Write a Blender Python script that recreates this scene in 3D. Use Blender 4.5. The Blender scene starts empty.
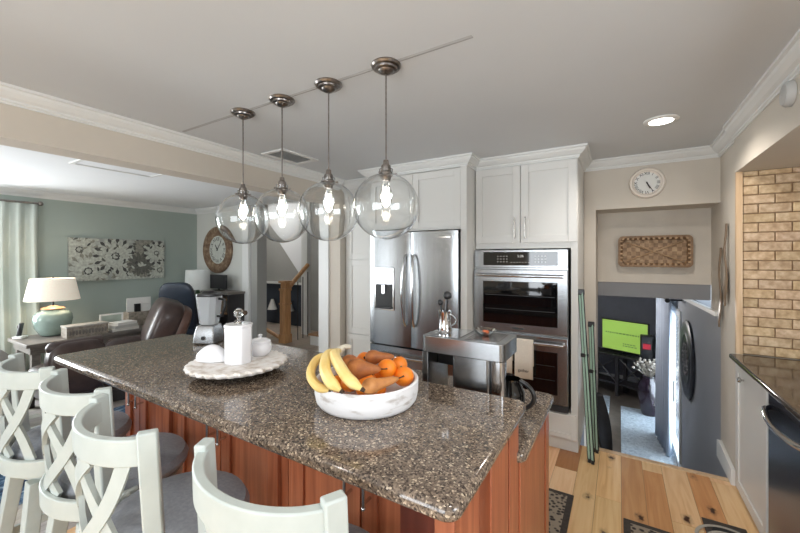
import bpy, bmesh, math, random
from mathutils import Vector, Matrix, Euler
random.seed(7)
PI = math.pi
scn = bpy.context.scene
COL = scn.collection

# ------------------------------------------------------------------ camera
cam_d = bpy.data.cameras.new('camera')
cam = bpy.data.objects.new('camera', cam_d)
COL.objects.link(cam)
cam.location = (0, 0, 1.56)
cam.rotation_euler = (PI/2, 0, math.atan2(0.5175, 0.8557))
cam_d.sensor_width = 36
cam_d.lens = 36*363/800
cam_d.shift_y = -8.5/800
cam_d.clip_start = 0.02
scn.camera = cam

# ------------------------------------------------------------------ world, light, exposure
scn.view_settings.view_transform = 'Standard'
scn.view_settings.look = 'None'
scn.view_settings.gamma = 1
scn.view_settings.exposure = 0.25
scn.view_settings.use_curve_mapping = False
w = bpy.data.worlds.new('world')
scn.world = w
w.use_nodes = True
w.node_tree.nodes['Background'].inputs[0].default_value = (0.78, 0.89, 1.0, 1)
w.node_tree.nodes['Background'].inputs[1].default_value = 1.6

def area(name, loc, direction, sx, sy, power, color=(1, 1, 1)):
    l = bpy.data.lights.new(name, 'AREA')
    l.shape = 'RECTANGLE'; l.size = sx; l.size_y = sy; l.energy = power; l.color = color
    o = bpy.data.objects.new(name, l); COL.objects.link(o)
    o.location = loc
    o.rotation_euler = Vector(direction).to_track_quat('-Z', 'Z').to_euler()
    return o
# daylight areas: living window and lower door, plus added unseen front and counter windows
area('added_daylight_kitchen', (-0.7, -2.95, 1.35), (0, 1, 0), 2.4, 1.7, 90, (0.92, 0.965, 1.0))  # added: window out of view, lights the kitchen from the front
area('added_daylight_living_front', (-5.9, -2.95, 1.35), (0, 1, 0), 0.8, 1.7, 45, (0.95, 0.98, 1.0))  # added: narrow unseen window, placed for the streak on the fridge steel
area('daylight_living_window', (-6.95, -0.1, 1.35), (1, 0, 0), 2.0, 1.7, 150, (0.94, 0.98, 1.0))
area('added_daylight_counter', (1.62, 0.4, 1.6), (-1, 0, 0), 1.8, 0.9, 45, (0.92, 0.965, 1.0))  # added: unseen window over the counter, brightens floor and island end
area('daylight_lower_door', (1.05, 6.8, -0.25), (-1, 0, 0), 1.7, 1.8, 95, (0.75, 0.88, 1.0))

# ------------------------------------------------------------------ materials
MATS = {}
def nodes(name):
    m = bpy.data.materials.new(name); m.use_nodes = True
    nt = m.node_tree
    return m, nt, nt.nodes['Principled BSDF']
def srgb(c):
    def f(v):
        v = v/255
        return v/12.92 if v <= 0.04045 else ((v+0.055)/1.055)**2.4
    return (f(c[0]), f(c[1]), f(c[2]), 1)
def coord(nt, scale=(1, 1, 1), rot=(0, 0, 0)):
    t = nt.nodes.new('ShaderNodeTexCoord'); mp = nt.nodes.new('ShaderNodeMapping')
    mp.inputs['Scale'].default_value = scale; mp.inputs['Rotation'].default_value = rot
    nt.links.new(t.outputs['Object'], mp.inputs[0])
    return mp.outputs[0]
def ramp(nt, fac, stops, interp='LINEAR'):
    r = nt.nodes.new('ShaderNodeValToRGB'); r.color_ramp.interpolation = interp
    e = r.color_ramp.elements
    while len(e) < len(stops): e.new(0.5)
    for i, (p, c) in enumerate(stops):
        e[i].position = p; e[i].color = srgb(c) if max(c) > 1 or c == (0, 0, 0) else (*c, 1)
    nt.links.new(fac, r.inputs[0])
    return r.outputs[0]
def bump(nt, b, fac, strength=0.2, dist=0.002):
    n = nt.nodes.new('ShaderNodeBump'); n.inputs['Strength'].default_value = strength
    n.inputs['Distance'].default_value = dist
    nt.links.new(fac, n.inputs['Height']); nt.links.new(n.outputs[0], b.inputs['Normal'])
def mixc(nt, fac, a, b, mode='MIX'):
    m = nt.nodes.new('ShaderNodeMix'); m.data_type = 'RGBA'; m.blend_type = mode
    for s, v in ((m.inputs[0], fac), (m.inputs[6], a), (m.inputs[7], b)):
        if hasattr(v, 'is_output') or isinstance(v, bpy.types.NodeSocket): nt.links.new(v, s)
        elif isinstance(v, tuple): s.default_value = v if len(v) == 4 else (*v, 1)
        else: s.default_value = v
    return m.outputs[2]
def plain(name, c, rough=0.5, metal=0.0, var=0.04, scale=8, bmp=0.0, bscale=200, stretch=(1, 1, 1), coat=0, emit=0, spec=0.5):
    if name in MATS: return MATS[name]
    m, nt, b = nodes(name)
    co = coord(nt, stretch)
    n = nt.nodes.new('ShaderNodeTexNoise'); n.inputs['Scale'].default_value = scale; n.inputs['Detail'].default_value = 3
    nt.links.new(co, n.inputs['Vector'])
    lo = tuple(max(0.0, v*(1-var)) for v in srgb(c)[:3]); hi = tuple(min(1.0, v*(1+var)) for v in srgb(c)[:3])
    r = nt.nodes.new('ShaderNodeValToRGB'); e = r.color_ramp.elements
    e[0].position = 0.3; e[1].position = 0.7; e[0].color = (*lo, 1); e[1].color = (*hi, 1)
    nt.links.new(n.outputs['Fac'], r.inputs[0]); nt.links.new(r.outputs[0], b.inputs['Base Color'])
    b.inputs['Roughness'].default_value = rough; b.inputs['Metallic'].default_value = metal
    b.inputs['Specular IOR Level'].default_value = spec
    if coat: b.inputs['Coat Weight'].default_value = coat
    if bmp:
        n2 = nt.nodes.new('ShaderNodeTexNoise'); n2.inputs['Scale'].default_value = bscale; n2.inputs['Detail'].default_value = 3
        nt.links.new(co, n2.inputs['Vector']); bump(nt, b, n2.outputs['Fac'], bmp)
    if emit:
        nt.links.new(r.outputs[0], b.inputs['Emission Color']); b.inputs['Emission Strength'].default_value = emit
    MATS[name] = m
    return m

ceil_m = plain('ceiling_paint', (210, 213, 215), 0.85, var=0.015, scale=2)
lceil_m = plain('living_ceiling_paint', (232, 234, 236), 0.85, var=0.01, scale=2)
beige_m = plain('beige_wall_paint', (202, 194, 182), 0.8, var=0.02, scale=3)
green_m = plain('sage_wall_paint', (163, 175, 168), 0.85, var=0.02, scale=3)
white_wall_m = plain('white_wall_paint', (205, 207, 202), 0.85, var=0.02, scale=3)
grey_wall_m = plain('grey_wall_paint', (158, 158, 154), 0.85, var=0.02, scale=3)
slate_m = plain('slate_blue_wall_paint', (160, 165, 174), 0.7, var=0.02, scale=3)
dgrey_m = plain('dark_grey_wall_paint', (130, 131, 134), 0.8, var=0.02, scale=3)
navy_m = plain('navy_panel_paint', (52, 60, 72), 0.7, var=0.06, scale=3)
trim_m = plain('white_trim_paint', (222, 223, 221), 0.45, var=0.01, scale=3)
cab_m = plain('white_cabinet_paint', (214, 213, 209), 0.4, var=0.01, scale=3)
oldwhite_m = None
steel_m = plain('brushed_stainless_steel', (158, 160, 162), 0.27, 1.0, var=0.05, scale=30, stretch=(1, 1, 0.03), bmp=0.05, bscale=60)
steelh_m = plain('polished_steel', (205, 206, 208), 0.12, 1.0, var=0.03, scale=20)
chrome_m = plain('satin_nickel', (190, 188, 184), 0.2, 1.0, var=0.03, scale=40)
pewter_m = plain('aged_pewter', (142, 136, 132), 0.28, 1.0, var=0.25, scale=60)
black_m = plain('black_plastic', (26, 26, 28), 0.3, var=0.1, scale=20)
dark_m = plain('dark_grey_plastic', (52, 53, 56), 0.4, var=0.1, scale=20)
bglass_m = plain('black_glass', (10, 10, 12), 0.04, var=0.1, scale=4, coat=0.5)
porc_m = plain('white_porcelain', (236, 236, 240), 0.12, var=0.01, scale=4, coat=0.4)
cer_m = plain('sage_glazed_ceramic', (146, 166, 158), 0.12, var=0.1, scale=9, coat=0.6)
shade_m = plain('cream_lampshade_linen', (238, 228, 212), 0.8, var=0.03, scale=60, emit=0.25)
fabric_m = plain('grey_stool_fabric', (152, 157, 165), 0.9, var=0.1, scale=90, bmp=0.5, bscale=600)
sofa_m = plain('light_grey_upholstery', (150, 148, 144), 0.85, var=0.06, scale=40, bmp=0.3, bscale=400)
leather_m = plain('brown_leather', (62, 48, 45), 0.35, var=0.25, scale=12, bmp=0.25, bscale=90, coat=0.15)
leather2_m = plain('tan_brown_leather', (92, 66, 56), 0.4, var=0.15, scale=12, bmp=0.25, bscale=90)
navyf_m = plain('dark_navy_leather', (42, 52, 66), 0.35, var=0.15, scale=12)
curt_m = plain('pale_sage_curtain', (196, 204, 196), 0.75, var=0.03, scale=6, bmp=0.1)
curtb_m = plain('pale_blue_curtain', (178, 188, 204), 0.75, var=0.03, scale=6)
towel_m = plain('cream_towel_cotton', (222, 212, 198), 0.9, var=0.04, scale=80, bmp=0.3, bscale=500)
dtable_m = plain('weathered_grey_wood', (118, 112, 106), 0.5, var=0.25, scale=12, stretch=(8, 1, 8))
black_wood_m = plain('black_stained_wood', (48, 46, 48), 0.45, var=0.2, scale=12, stretch=(1, 8, 8))
paper_m = plain('white_paper', (226, 226, 222), 0.8, var=0.02)
ink_m = plain('black_ink', (34, 32, 32), 0.7)
green_leaf_m = plain('dark_green_glass', (62, 92, 60), 0.4, var=0.3, scale=30)
vase_m = plain('plum_glazed_vase', (34, 22, 36), 0.12, var=0.5, scale=14, coat=0.6)
dry_m = plain('dried_flower_heads', (170, 162, 152), 0.9, var=0.3, scale=50)
red_m = plain('red_patch', (190, 30, 50), 0.6)
mint_m = plain('mint_green_enamel', (158, 186, 168), 0.35, var=0.05)
jacket_m = plain('black_cloth', (32, 33, 37), 0.8, var=0.2, scale=20, bmp=0.3)
oakr_m = None
lred_m = plain('white_enamel_light', (235, 235, 232), 0.5)

def glow(name, c, s):
    m, nt, b = nodes(name)
    b.inputs['Base Color'].default_value = (*c, 1); b.inputs['Emission Color'].default_value = (*c, 1)
    b.inputs['Emission Strength'].default_value = s
    return m
lens_m = glow('lit_downlight_lens', (1, 0.95, 0.86), 9)
hall_lens_m = glow('added_light_diffuser', (1, 0.95, 0.88), 2)
bulb_m = glow('lit_filament', (1, 0.9, 0.74), 12)
screen_m = glow('green_tv_picture', (0.27, 0.44, 0.08), 0.6)
screen2_m = glow('dark_tv_text', (0.12, 0.25, 0.06), 0.3)

def glassmat(name, c=(1, 1, 1), rough=0.0, ior=1.3):
    m, nt, b = nodes(name)
    b.inputs['Base Color'].default_value = (*c, 1); b.inputs['Transmission Weight'].default_value = 1
    b.inputs['Roughness'].default_value = rough; b.inputs['IOR'].default_value = ior
    return m
globe_m = glassmat('clear_globe_glass', (0.97, 0.98, 0.98), 0.0, 1.45)
glass_m = glassmat('clear_glass', (0.93, 0.95, 0.96), 0.02, 1.45)
orangeg_m = glassmat('pale_amber_glass', (1.0, 0.72, 0.55), 0.05, 1.4)

def wood(name, c1, c2, c3, rough=0.35, rot=(0, 0, 0), scale=(1, 1, 1), coat=0.1):
    m, nt, b = nodes(name)
    co = coord(nt, scale, rot)
    n = nt.nodes.new('ShaderNodeTexNoise'); n.inputs['Scale'].default_value = 3; n.inputs['Detail'].default_value = 6; n.inputs['Distortion'].default_value = 0.6
    nt.links.new(co, n.inputs['Vector'])
    nt.links.new(ramp(nt, n.outputs['Fac'], [(0.3, c1), (0.5, c2), (0.72, c3)]), b.inputs['Base Color'])
    b.inputs['Roughness'].default_value = rough; b.inputs['Coat Weight'].default_value = coat
    bump(nt, b, n.outputs['Fac'], 0.05)
    return m
cherry_m = wood('cherry_wood_vertical_grain', (144, 80, 54), (165, 96, 66), (186, 114, 80), 0.33, scale=(14, 14, 0.7))
cherryd_m = wood('cherry_wood_shadow_groove', (92, 42, 30), (104, 50, 36), (118, 58, 42), 0.4, scale=(14, 14, 0.7))  # darker copy of the cherry: groove shade put into the colour
oak_m = wood('honey_oak', (176, 128, 84), (196, 148, 100), (212, 166, 118), 0.4, scale=(10, 10, 1))
tread_m = wood('oak_stair_tread', (150, 112, 74), (170, 130, 92), (186, 146, 106), 0.4, scale=(1, 10, 10))
spoon_m = wood('carved_pale_wood', (104, 86, 68), (128, 108, 88), (152, 132, 110), 0.4, scale=(12, 12, 1))
clockw_m = wood('rustic_brown_wood', (92, 70, 52), (122, 98, 76), (156, 136, 112), 0.7, scale=(5, 5, 5))
crate_m = wood('greyed_crate_wood', (120, 112, 100), (146, 138, 126), (166, 158, 146), 0.7, scale=(2, 10, 10))
strip_m = wood('pale_wood_edge', (196, 164, 128), (208, 178, 142), (220, 192, 158), 0.4, scale=(12, 12, 1))
greyfloor_m = None

def stone(name='speckled_brown_quartz', k=1.0):
    m, nt, b = nodes(name)
    co = coord(nt)
    v = nt.nodes.new('ShaderNodeTexVoronoi'); v.inputs['Scale'].default_value = 230
    nt.links.new(co, v.inputs['Vector'])
    sep = nt.nodes.new('ShaderNodeSeparateColor'); nt.links.new(v.outputs['Color'], sep.inputs[0])
    base = ramp(nt, sep.outputs[0], [(0.0, (72, 63, 57)), (0.2, (112, 99, 89)), (0.55, (134, 120, 107)), (0.82, (158, 142, 126)), (0.94, (208, 192, 170))], 'CONSTANT')
    n = nt.nodes.new('ShaderNodeTexNoise'); n.inputs['Scale'].default_value = 45; n.inputs['Detail'].default_value = 4
    nt.links.new(co, n.inputs['Vector'])
    f = ramp(nt, n.outputs['Fac'], [(0.35, (0.72*k, 0.72*k, 0.72*k)), (0.65, (k, k*0.98, k*0.95))])
    nt.links.new(mixc(nt, 1.0, base, f, 'MULTIPLY'), b.inputs['Base Color'])
    b.inputs['Roughness'].default_value = 0.09
    b.inputs['Specular IOR Level'].default_value = 0.6
    return m
stone_m = stone()
stone2_m = stone('dark_speckled_granite', 0.38)

def bowlmat():
    m, nt, b = nodes('whitewashed_bowl')
    n = nt.nodes.new('ShaderNodeTexNoise'); n.inputs['Scale'].default_value = 14; n.inputs['Detail'].default_value = 8
    nt.links.new(coord(nt, (1, 1, 3)), n.inputs['Vector'])
    nt.links.new(ramp(nt, n.outputs['Fac'], [(0.32, (190, 184, 180)), (0.45, (232, 232, 234)), (0.8, (240, 240, 243))]), b.inputs['Base Color'])
    b.inputs['Roughness'].default_value = 0.6; bump(nt, b, n.outputs['Fac'], 0.2)
    return m
bowl_m = bowlmat()
def distressed():
    m, nt, b = nodes('distressed_antique_white_paint')
    n = nt.nodes.new('ShaderNodeTexNoise'); n.inputs['Scale'].default_value = 22; n.inputs['Detail'].default_value = 9
    nt.links.new(coord(nt), n.inputs['Vector'])
    nt.links.new(ramp(nt, n.outputs['Fac'], [(0.24, (120, 108, 92)), (0.29, (184, 193, 190)), (0.8, (192, 200, 197))]), b.inputs['Base Color'])
    b.inputs['Roughness'].default_value = 0.4
    return m
oldwhite_m = distressed()
def skinmat(name, c1, c2, c3, rough=0.45, bs=120, bstr=0.3, sc=14):
    m, nt, b = nodes(name)
    co = coord(nt)
    n = nt.nodes.new('ShaderNodeTexNoise'); n.inputs['Scale'].default_value = sc; n.inputs['Detail'].default_value = 5
    nt.links.new(co, n.inputs['Vector'])
    nt.links.new(ramp(nt, n.outputs['Fac'], [(0.3, c1), (0.5, c2), (0.7, c3)]), b.inputs['Base Color'])
    b.inputs['Roughness'].default_value = rough
    n2 = nt.nodes.new('ShaderNodeTexNoise'); n2.inputs['Scale'].default_value = bs
    nt.links.new(co, n2.inputs['Vector']); bump(nt, b, n2.outputs['Fac'], bstr)
    return m
orange_m = skinmat('orange_peel', (236, 120, 20), (244, 134, 26), (250, 150, 44), 0.4, 400, 0.5)
pear_m = skinmat('brown_pear_skin', (142, 84, 42), (166, 100, 52), (188, 122, 66), 0.55, sc=30)
pear2_m = skinmat('golden_pear_skin', (170, 110, 60), (190, 128, 72), (206, 146, 88), 0.55, sc=30)
banana_m = skinmat('banana_peel', (220, 184, 104), (232, 204, 130), (238, 214, 150), 0.45, 60, 0.1, 10)
bstem_m = plain('dry_banana_stem', (206, 200, 184), 0.7, var=0.15, scale=50)
btip_m = plain('black_stem_tip', (60, 44, 30), 0.8)

def brickmat():
    m, nt, b = nodes('tumbled_tan_tile')
    b.inputs['Roughness'].default_value = 0.55
    oi = nt.nodes.new('ShaderNodeAttribute'); oi.attribute_name = 'tone'
    n = nt.nodes.new('ShaderNodeTexNoise'); n.inputs['Scale'].default_value = 30; n.inputs['Detail'].default_value = 6
    nt.links.new(coord(nt), n.inputs['Vector'])
    c = ramp(nt, n.outputs['Fac'], [(0.3, (176, 148, 116)), (0.5, (200, 174, 142)), (0.7, (220, 198, 168))])
    nt.links.new(mixc(nt, 1.0, c, oi.outputs['Color'], 'MULTIPLY'), b.inputs['Base Color'])
    bump(nt, b, n.outputs['Fac'], 0.5, 0.004)
    return m
brick_m = brickmat()
grout_m = plain('brown_grout', (150, 124, 96), 0.9, var=0.1, scale=60)

def floormat(name, stops, knots=True, rough=0.3):
    m, nt, b = nodes(name)
    at = nt.nodes.new('ShaderNodeAttribute'); at.attribute_name = 'tone'
    co = coord(nt, (16, 1.0, 1))
    add = nt.nodes.new('ShaderNodeVectorMath'); add.operation = 'ADD'
    nt.links.new(co, add.inputs[0])
    sc = nt.nodes.new('ShaderNodeVectorMath'); sc.operation = 'SCALE'; sc.inputs['Scale'].default_value = 37
    nt.links.new(at.outputs['Color'], sc.inputs[0]); nt.links.new(sc.outputs[0], add.inputs[1])
    n = nt.nodes.new('ShaderNodeTexNoise'); n.inputs['Scale'].default_value = 1.6; n.inputs['Detail'].default_value = 5; n.inputs['Distortion'].default_value = 1.2
    nt.links.new(add.outputs[0], n.inputs['Vector'])
    c = ramp(nt, n.outputs['Fac'], stops)
    c = mixc(nt, 1.0, c, at.outputs['Color'], 'MULTIPLY')
    if knots:
        v = nt.nodes.new('ShaderNodeTexVoronoi'); v.inputs['Scale'].default_value = 5.2; v.inputs['Randomness'].default_value = 1
        n3 = nt.nodes.new('ShaderNodeTexNoise'); n3.inputs['Scale'].default_value = 30
        cc = coord(nt, (1.5, 0.8, 0)); nt.links.new(cc, n3.inputs['Vector'])
        nt.links.new(mixc(nt, 0.06, cc, n3.outputs['Color'], 'ADD'), v.inputs['Vector'])
        k = ramp(nt, v.outputs['Distance'], [(0.0, (1, 1, 1)), (0.09, (1.0, 1.0, 1.0)), (0.15, (0.35, 0.35, 0.35)), (0.26, (0.0, 0.0, 0.001))])
        rr = nt.nodes.new('ShaderNodeSeparateColor'); nt.links.new(v.outputs['Color'], rr.inputs[0])
        gt = nt.nodes.new('ShaderNodeMath'); gt.operation = 'GREATER_THAN'; gt.inputs[1].default_value = 0.45
        nt.links.new(rr.outputs[0], gt.inputs[0])
        mu = nt.nodes.new('ShaderNodeMath'); mu.operation = 'MULTIPLY'
        nt.links.new(k, mu.inputs[0]); nt.links.new(gt.outputs[0], mu.inputs[1])
        c = mixc(nt, mu.outputs[0], c, srgb((66, 38, 22)))
    nt.links.new(c, b.inputs['Base Color'])
    b.inputs['Roughness'].default_value = rough
    bump(nt, b, n.outputs['Fac'], 0.04)
    return m
pine_m = floormat('knotty_pine_boards', [(0.25, (214, 170, 122)), (0.5, (232, 194, 148)), (0.75, (240, 208, 166))])
greyfloor_m = floormat('whitewashed_grey_boards', [(0.25, (160, 154, 148)), (0.5, (190, 184, 178)), (0.75, (206, 202, 196))], False, 0.4)

def rugmat(name, stops, scale, kind='noise'):
    m, nt, b = nodes(name)
    if kind == 'noise':
        n = nt.nodes.new('ShaderNodeTexNoise'); n.inputs['Detail'].default_value = 6; n.inputs['Distortion'].default_value = 1.0
        out = n.outputs['Fac']
    else:
        n = nt.nodes.new('ShaderNodeTexVoronoi'); out = n.outputs['Distance']
    n.inputs['Scale'].default_value = scale
    nt.links.new(coord(nt), n.inputs['Vector'])
    nt.links.new(ramp(nt, out, stops), b.inputs['Base Color'])
    b.inputs['Roughness'].default_value = 0.95
    n2 = nt.nodes.new('ShaderNodeTexNoise'); n2.inputs['Scale'].default_value = 300
    nt.links.new(coord(nt), n2.inputs['Vector']); bump(nt, b, n2.outputs['Fac'], 0.6, 0.004)
    return m
bluerug_m = rugmat('mottled_blue_rug', [(0.35, (38, 62, 92)), (0.5, (74, 108, 142)), (0.65, (160, 182, 198))], 14)
lrug_m = rugmat('pale_grey_blue_rug', [(0.3, (140, 152, 164)), (0.5, (170, 182, 192)), (0.7, (192, 202, 210))], 25)
mat_m = rugmat('dark_patterned_mat', [(0.1, (38, 34, 34)), (0.35, (70, 62, 58)), (0.5, (150, 138, 122))], 38, 'v')
matb_m = plain('charcoal_mat_border', (62, 56, 52), 0.9, var=0.2, scale=50)
carpet_m = plain('dark_taupe_floor', (96, 88, 80), 0.7, var=0.15, scale=6)
whitemarble_m = skinmat('whitewashed_wicker', (196, 184, 172), (236, 232, 228), (245, 244, 243), 0.6, 60, 0.5, 26)
wicker_m = skinmat('dark_brown_wicker', (70, 48, 34), (96, 68, 48), (120, 90, 66), 0.7, 80, 0.5, 30)
basket_m = skinmat('woven_split_wood', (136, 108, 78), (160, 130, 98), (182, 154, 120), 0.6, 80, 0.3, 20)
basketd_m = skinmat('dark_woven_split_wood', (112, 86, 60), (132, 104, 76), (150, 122, 92), 0.6, 80, 0.3, 20)

# ------------------------------------------------------------------ geometry helpers
class B:
    def __init__(s): s.bm = bmesh.new(); s.mi = 0
    def _f(s, vs):
        try:
            f = s.bm.faces.new(vs); f.material_index = s.mi; return f
        except ValueError: return None
    def hexa(s, p):
        v = [s.bm.verts.new(q) for q in p]
        for i in ((0, 3, 2, 1), (4, 5, 6, 7), (0, 1, 5, 4), (1, 2, 6, 5), (2, 3, 7, 6), (3, 0, 4, 7)):
            s._f([v[j] for j in i])
        return s
    def box(s, x0, x1, y0, y1, z0, z1):
        return s.hexa([(x0, y0, z0), (x1, y0, z0), (x1, y1, z0), (x0, y1, z0), (x0, y0, z1), (x1, y0, z1), (x1, y1, z1), (x0, y1, z1)])
    def obox(s, c, size, rot=(0, 0, 0)):
        m = Matrix.Translation(c) @ Euler(rot).to_matrix().to_4x4()
        a, b, d = size[0]/2, size[1]/2, size[2]/2
        return s.hexa([m @ Vector(q) for q in ((-a, -b, -d), (a, -b, -d), (a, b, -d), (-a, b, -d), (-a, -b, d), (a, -b, d), (a, b, d), (-a, b, d))])
    def rings(s, rs, cap=True, closed=True):
        vr = [[s.bm.verts.new(q) for q in r] for r in rs]
        n = len(vr[0])
        for a, b in zip(vr, vr[1:]):
            for i in range(n if closed else n-1):
                j = (i+1) % n
                s._f([a[i], a[j], b[j], b[i]])
        if cap and closed:
            s._f(vr[0][::-1]); s._f(vr[-1])
        return vr
    def tube(s, pts, rad, n=12, cap=True):
        pts = [Vector(p) for p in pts]
        if not isinstance(rad, (list, tuple)): rad = [rad]*len(pts)
        up = None; rs = []
        for i, p in enumerate(pts):
            t = (pts[min(i+1, len(pts)-1)] - pts[max(i-1, 0)]).normalized()
            if up is None:
                up = Vector((0, 0, 1)) if abs(t.z) < 0.9 else Vector((1, 0, 0))
            u = t.cross(up).normalized(); v = u.cross(t).normalized(); up = v
            rs.append([p + (u*math.cos(k*2*PI/n) + v*math.sin(k*2*PI/n))*rad[i] for k in range(n)])
        s.rings(rs, cap); return s
    def lathe(s, prof, c=(0, 0, 0), n=32, sx=1, sy=1, cap=False, axis='z'):
        rs = []
        for r, z in prof:
            ring = []
            for k in range(n):
                a = 2*PI*k/n
                q = (r*math.cos(a)*sx, r*math.sin(a)*sy, z)
                if axis == 'y': q = (q[0], -z, q[1])
                if axis == 'x': q = (z, q[0], q[1])
                ring.append((q[0]+c[0], q[1]+c[1], q[2]+c[2]))
            rs.append(ring)
        s.rings(rs, cap); return s
    def prism(s, poly, a0, a1, axis='y'):
        def mk(p, a):
            return {'y': (p[0], a, p[1]), 'x': (a, p[0], p[1]), 'z': (p[0], p[1], a)}[axis]
        s.rings([[mk(p, a0) for p in poly], [mk(p, a1) for p in poly]]); return s
    def sphere(s, c, r, n=20, m=12, scale=(1, 1, 1), rot=None):
        mt = rot.to_matrix() if rot else Matrix.Identity(3)
        rs = []
        for i in range(m+1):
            t = -PI/2 + PI*i/m
            rr = max(math.cos(t), 0.004)*r
            rs.append([Vector(c) + mt @ Vector((rr*math.cos(2*PI*k/n)*scale[0], rr*math.sin(2*PI*k/n)*scale[1], r*math.sin(t)*scale[2])) for k in range(n)])
        s.rings(rs); return s
    def obj(s, name, mat, parent=None, smooth=False, bevel=0, seg=2, loc=None):
        bmesh.ops.recalc_face_normals(s.bm, faces=s.bm.faces)
        me = bpy.data.meshes.new(name); s.bm.to_mesh(me); s.bm.free()
        for m in (mat if isinstance(mat, (list, tuple)) else [mat]): me.materials.append(m)
        o = bpy.data.objects.new(name, me); COL.objects.link(o)
        if parent: o.parent = parent
        if loc: o.location = loc
        if smooth:
            for p in me.polygons: p.use_smooth = True
            me.set_sharp_from_angle(angle=math.radians(38))
        if bevel:
            bv = o.modifiers.new('bevel', 'BEVEL'); bv.width = bevel; bv.segments = seg; bv.limit_method = 'ANGLE'; bv.angle_limit = math.radians(40)
            for p in me.polygons: p.use_smooth = True
            me.set_sharp_from_angle(angle=math.radians(50))
        return o
def thing(name, label, cat, loc=(0, 0, 0), rz=0, group=None):
    o = bpy.data.objects.new(name, None); COL.objects.link(o)
    o.location = loc; o.rotation_euler = (0, 0, rz); o.empty_display_size = 0.1
    o['label'] = label; o['category'] = cat
    if group: o['group'] = group
    return o
def tag(o, label, cat, group=None, kind=None):
    o['label'] = label; o['category'] = cat
    if group: o['group'] = group
    if kind: o['kind'] = kind
    return o
def struct(o): o['kind'] = 'structure'; return o
def children(o): return [c for c in bpy.data.objects if c.parent == o]
def copy_tree(o, parent=None):
    c = o.copy(); COL.objects.link(c); c.parent = parent
    for ch in children(o): copy_tree(ch, c)
    return c
def text_obj(s, size, mat, parent, mtx, name='lettering', ext=0.0008):
    cu = bpy.data.curves.new(name, 'FONT'); cu.body = s; cu.size = size; cu.extrude = ext
    cu.align_x = 'CENTER'; cu.align_y = 'CENTER'
    t = bpy.data.objects.new(name, cu); COL.objects.link(t)
    bpy.context.view_layer.update()
    me = bpy.data.meshes.new_from_object(t.evaluated_get(bpy.context.evaluated_depsgraph_get()))
    bpy.data.objects.remove(t); me.transform(mtx); me.materials.clear(); me.materials.append(mat)
    o = bpy.data.objects.new(name, me); COL.objects.link(o)
    if parent: o.parent = parent
    return o
FACE_Y = Euler((PI/2, 0, 0)).to_matrix().to_4x4()      # reads from -Y
def stepped(fn, n): return [fn(i/(n-1)) for i in range(n)]

# ================================================================== SETTING
def sbox(name, mat, *b, bevel=0):
    return struct(B().box(*b).obj(name, mat, bevel=bevel))
CZ = 2.44
# floors (one mesh of boards each, each board with its own tone)
def boards(name, mat, x0, x1, y0, y1, z, tones, seed, widths=None, special=None, top=0.0):
    rnd = random.Random(seed)
    me = bpy.data.meshes.new(name); vs = []; fs = []; cs = []
    x = x0; i = 0
    while x < x1-1e-4:
        wd = widths[i % len(widths)]; i += 1
        xe = min(x+wd, x1)
        y = y0 - rnd.random()*1.2
        while y < y1:
            L = rnd.uniform(0.7, 1.7); ye = min(y+L, y1); ys = max(y, y0)
            if ye > ys+0.01:
                g = 0.0012
                k = len(vs)
                for zz in (z-0.02, z):
                    vs += [(x+g, ys+g, zz), (xe-g, ys+g, zz), (xe-g, ye-g, zz), (x+g, ye-g, zz)]
                fs += [(k, k+3, k+2, k+1), (k+4, k+5, k+6, k+7), (k, k+1, k+5, k+4), (k+1, k+2, k+6, k+5), (k+2, k+3, k+7, k+6), (k+3, k, k+4, k+7)]
                t = rnd.choice(tones)
                if special:
                    for sx, sy, st in special:
                        if x <= sx < xe and ys <= sy < ye: t = st
                t = tuple(v*rnd.uniform(0.96, 1.04) for v in t)
                cs += [t]*6
            y = ye
        x = xe
    k = len(vs)
    vs += [(x0, y0, z-0.05), (x1, y0, z-0.05), (x1, y1, z-0.05), (x0, y1, z-0.05), (x0, y0, z-0.003), (x1, y0, z-0.003), (x1, y1, z-0.003), (x0, y1, z-0.003)]
    fs += [(k, k+3, k+2, k+1), (k+4, k+5, k+6, k+7), (k, k+1, k+5, k+4), (k+1, k+2, k+6, k+5), (k+2, k+3, k+7, k+6), (k+3, k, k+4, k+7)]
    cs += [(0.35, 0.3, 0.25)]*6
    me.from_pydata(vs, [], fs)
    ca = me.color_attributes.new('tone', 'FLOAT_COLOR', 'CORNER')
    li = 0
    for p, c in zip(me.polygons, cs):
        for j in p.loop_indices: ca.data[j].color = (*c, 1)
    me.materials.append(mat)
    o = bpy.data.objects.new(name, me); COL.objects.link(o)
    return struct(o)
pt = [(1, 1, 1), (1.0, 0.97, 0.93), (0.98, 0.95, 0.89), (1.04, 1.03, 1.0), (0.95, 0.90, 0.82), (1.02, 1.0, 0.97)]
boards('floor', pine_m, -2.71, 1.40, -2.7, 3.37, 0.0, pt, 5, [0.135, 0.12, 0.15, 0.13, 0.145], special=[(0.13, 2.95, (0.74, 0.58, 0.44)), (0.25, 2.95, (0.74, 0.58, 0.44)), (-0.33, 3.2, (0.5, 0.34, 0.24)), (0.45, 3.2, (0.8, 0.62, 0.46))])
boards('floor_living', greyfloor_m, -6.7, -2.71, -2.7, 3.9, 0.0, [(1, 1, 1), (0.93, 0.93, 0.93), (1.05, 1.04, 1.03), (0.86, 0.86, 0.86)], 9, [0.13])
boards('floor_landing', greyfloor_m, -8.2, -2.6, 3.9, 6.2, 0.0, [(0.9, 0.8, 0.7), (0.85, 0.75, 0.64)], 11, [0.12])
struct(B().box(-0.19, 0.665, 3.345, 3.405, -0.035, 0.004).obj('trim_1', strip_m, bevel=0.008))     # stair nosing
sbox('ceiling', ceil_m, -2.76, 1.45, -2.8, 3.8, CZ, CZ+0.08)
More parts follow.
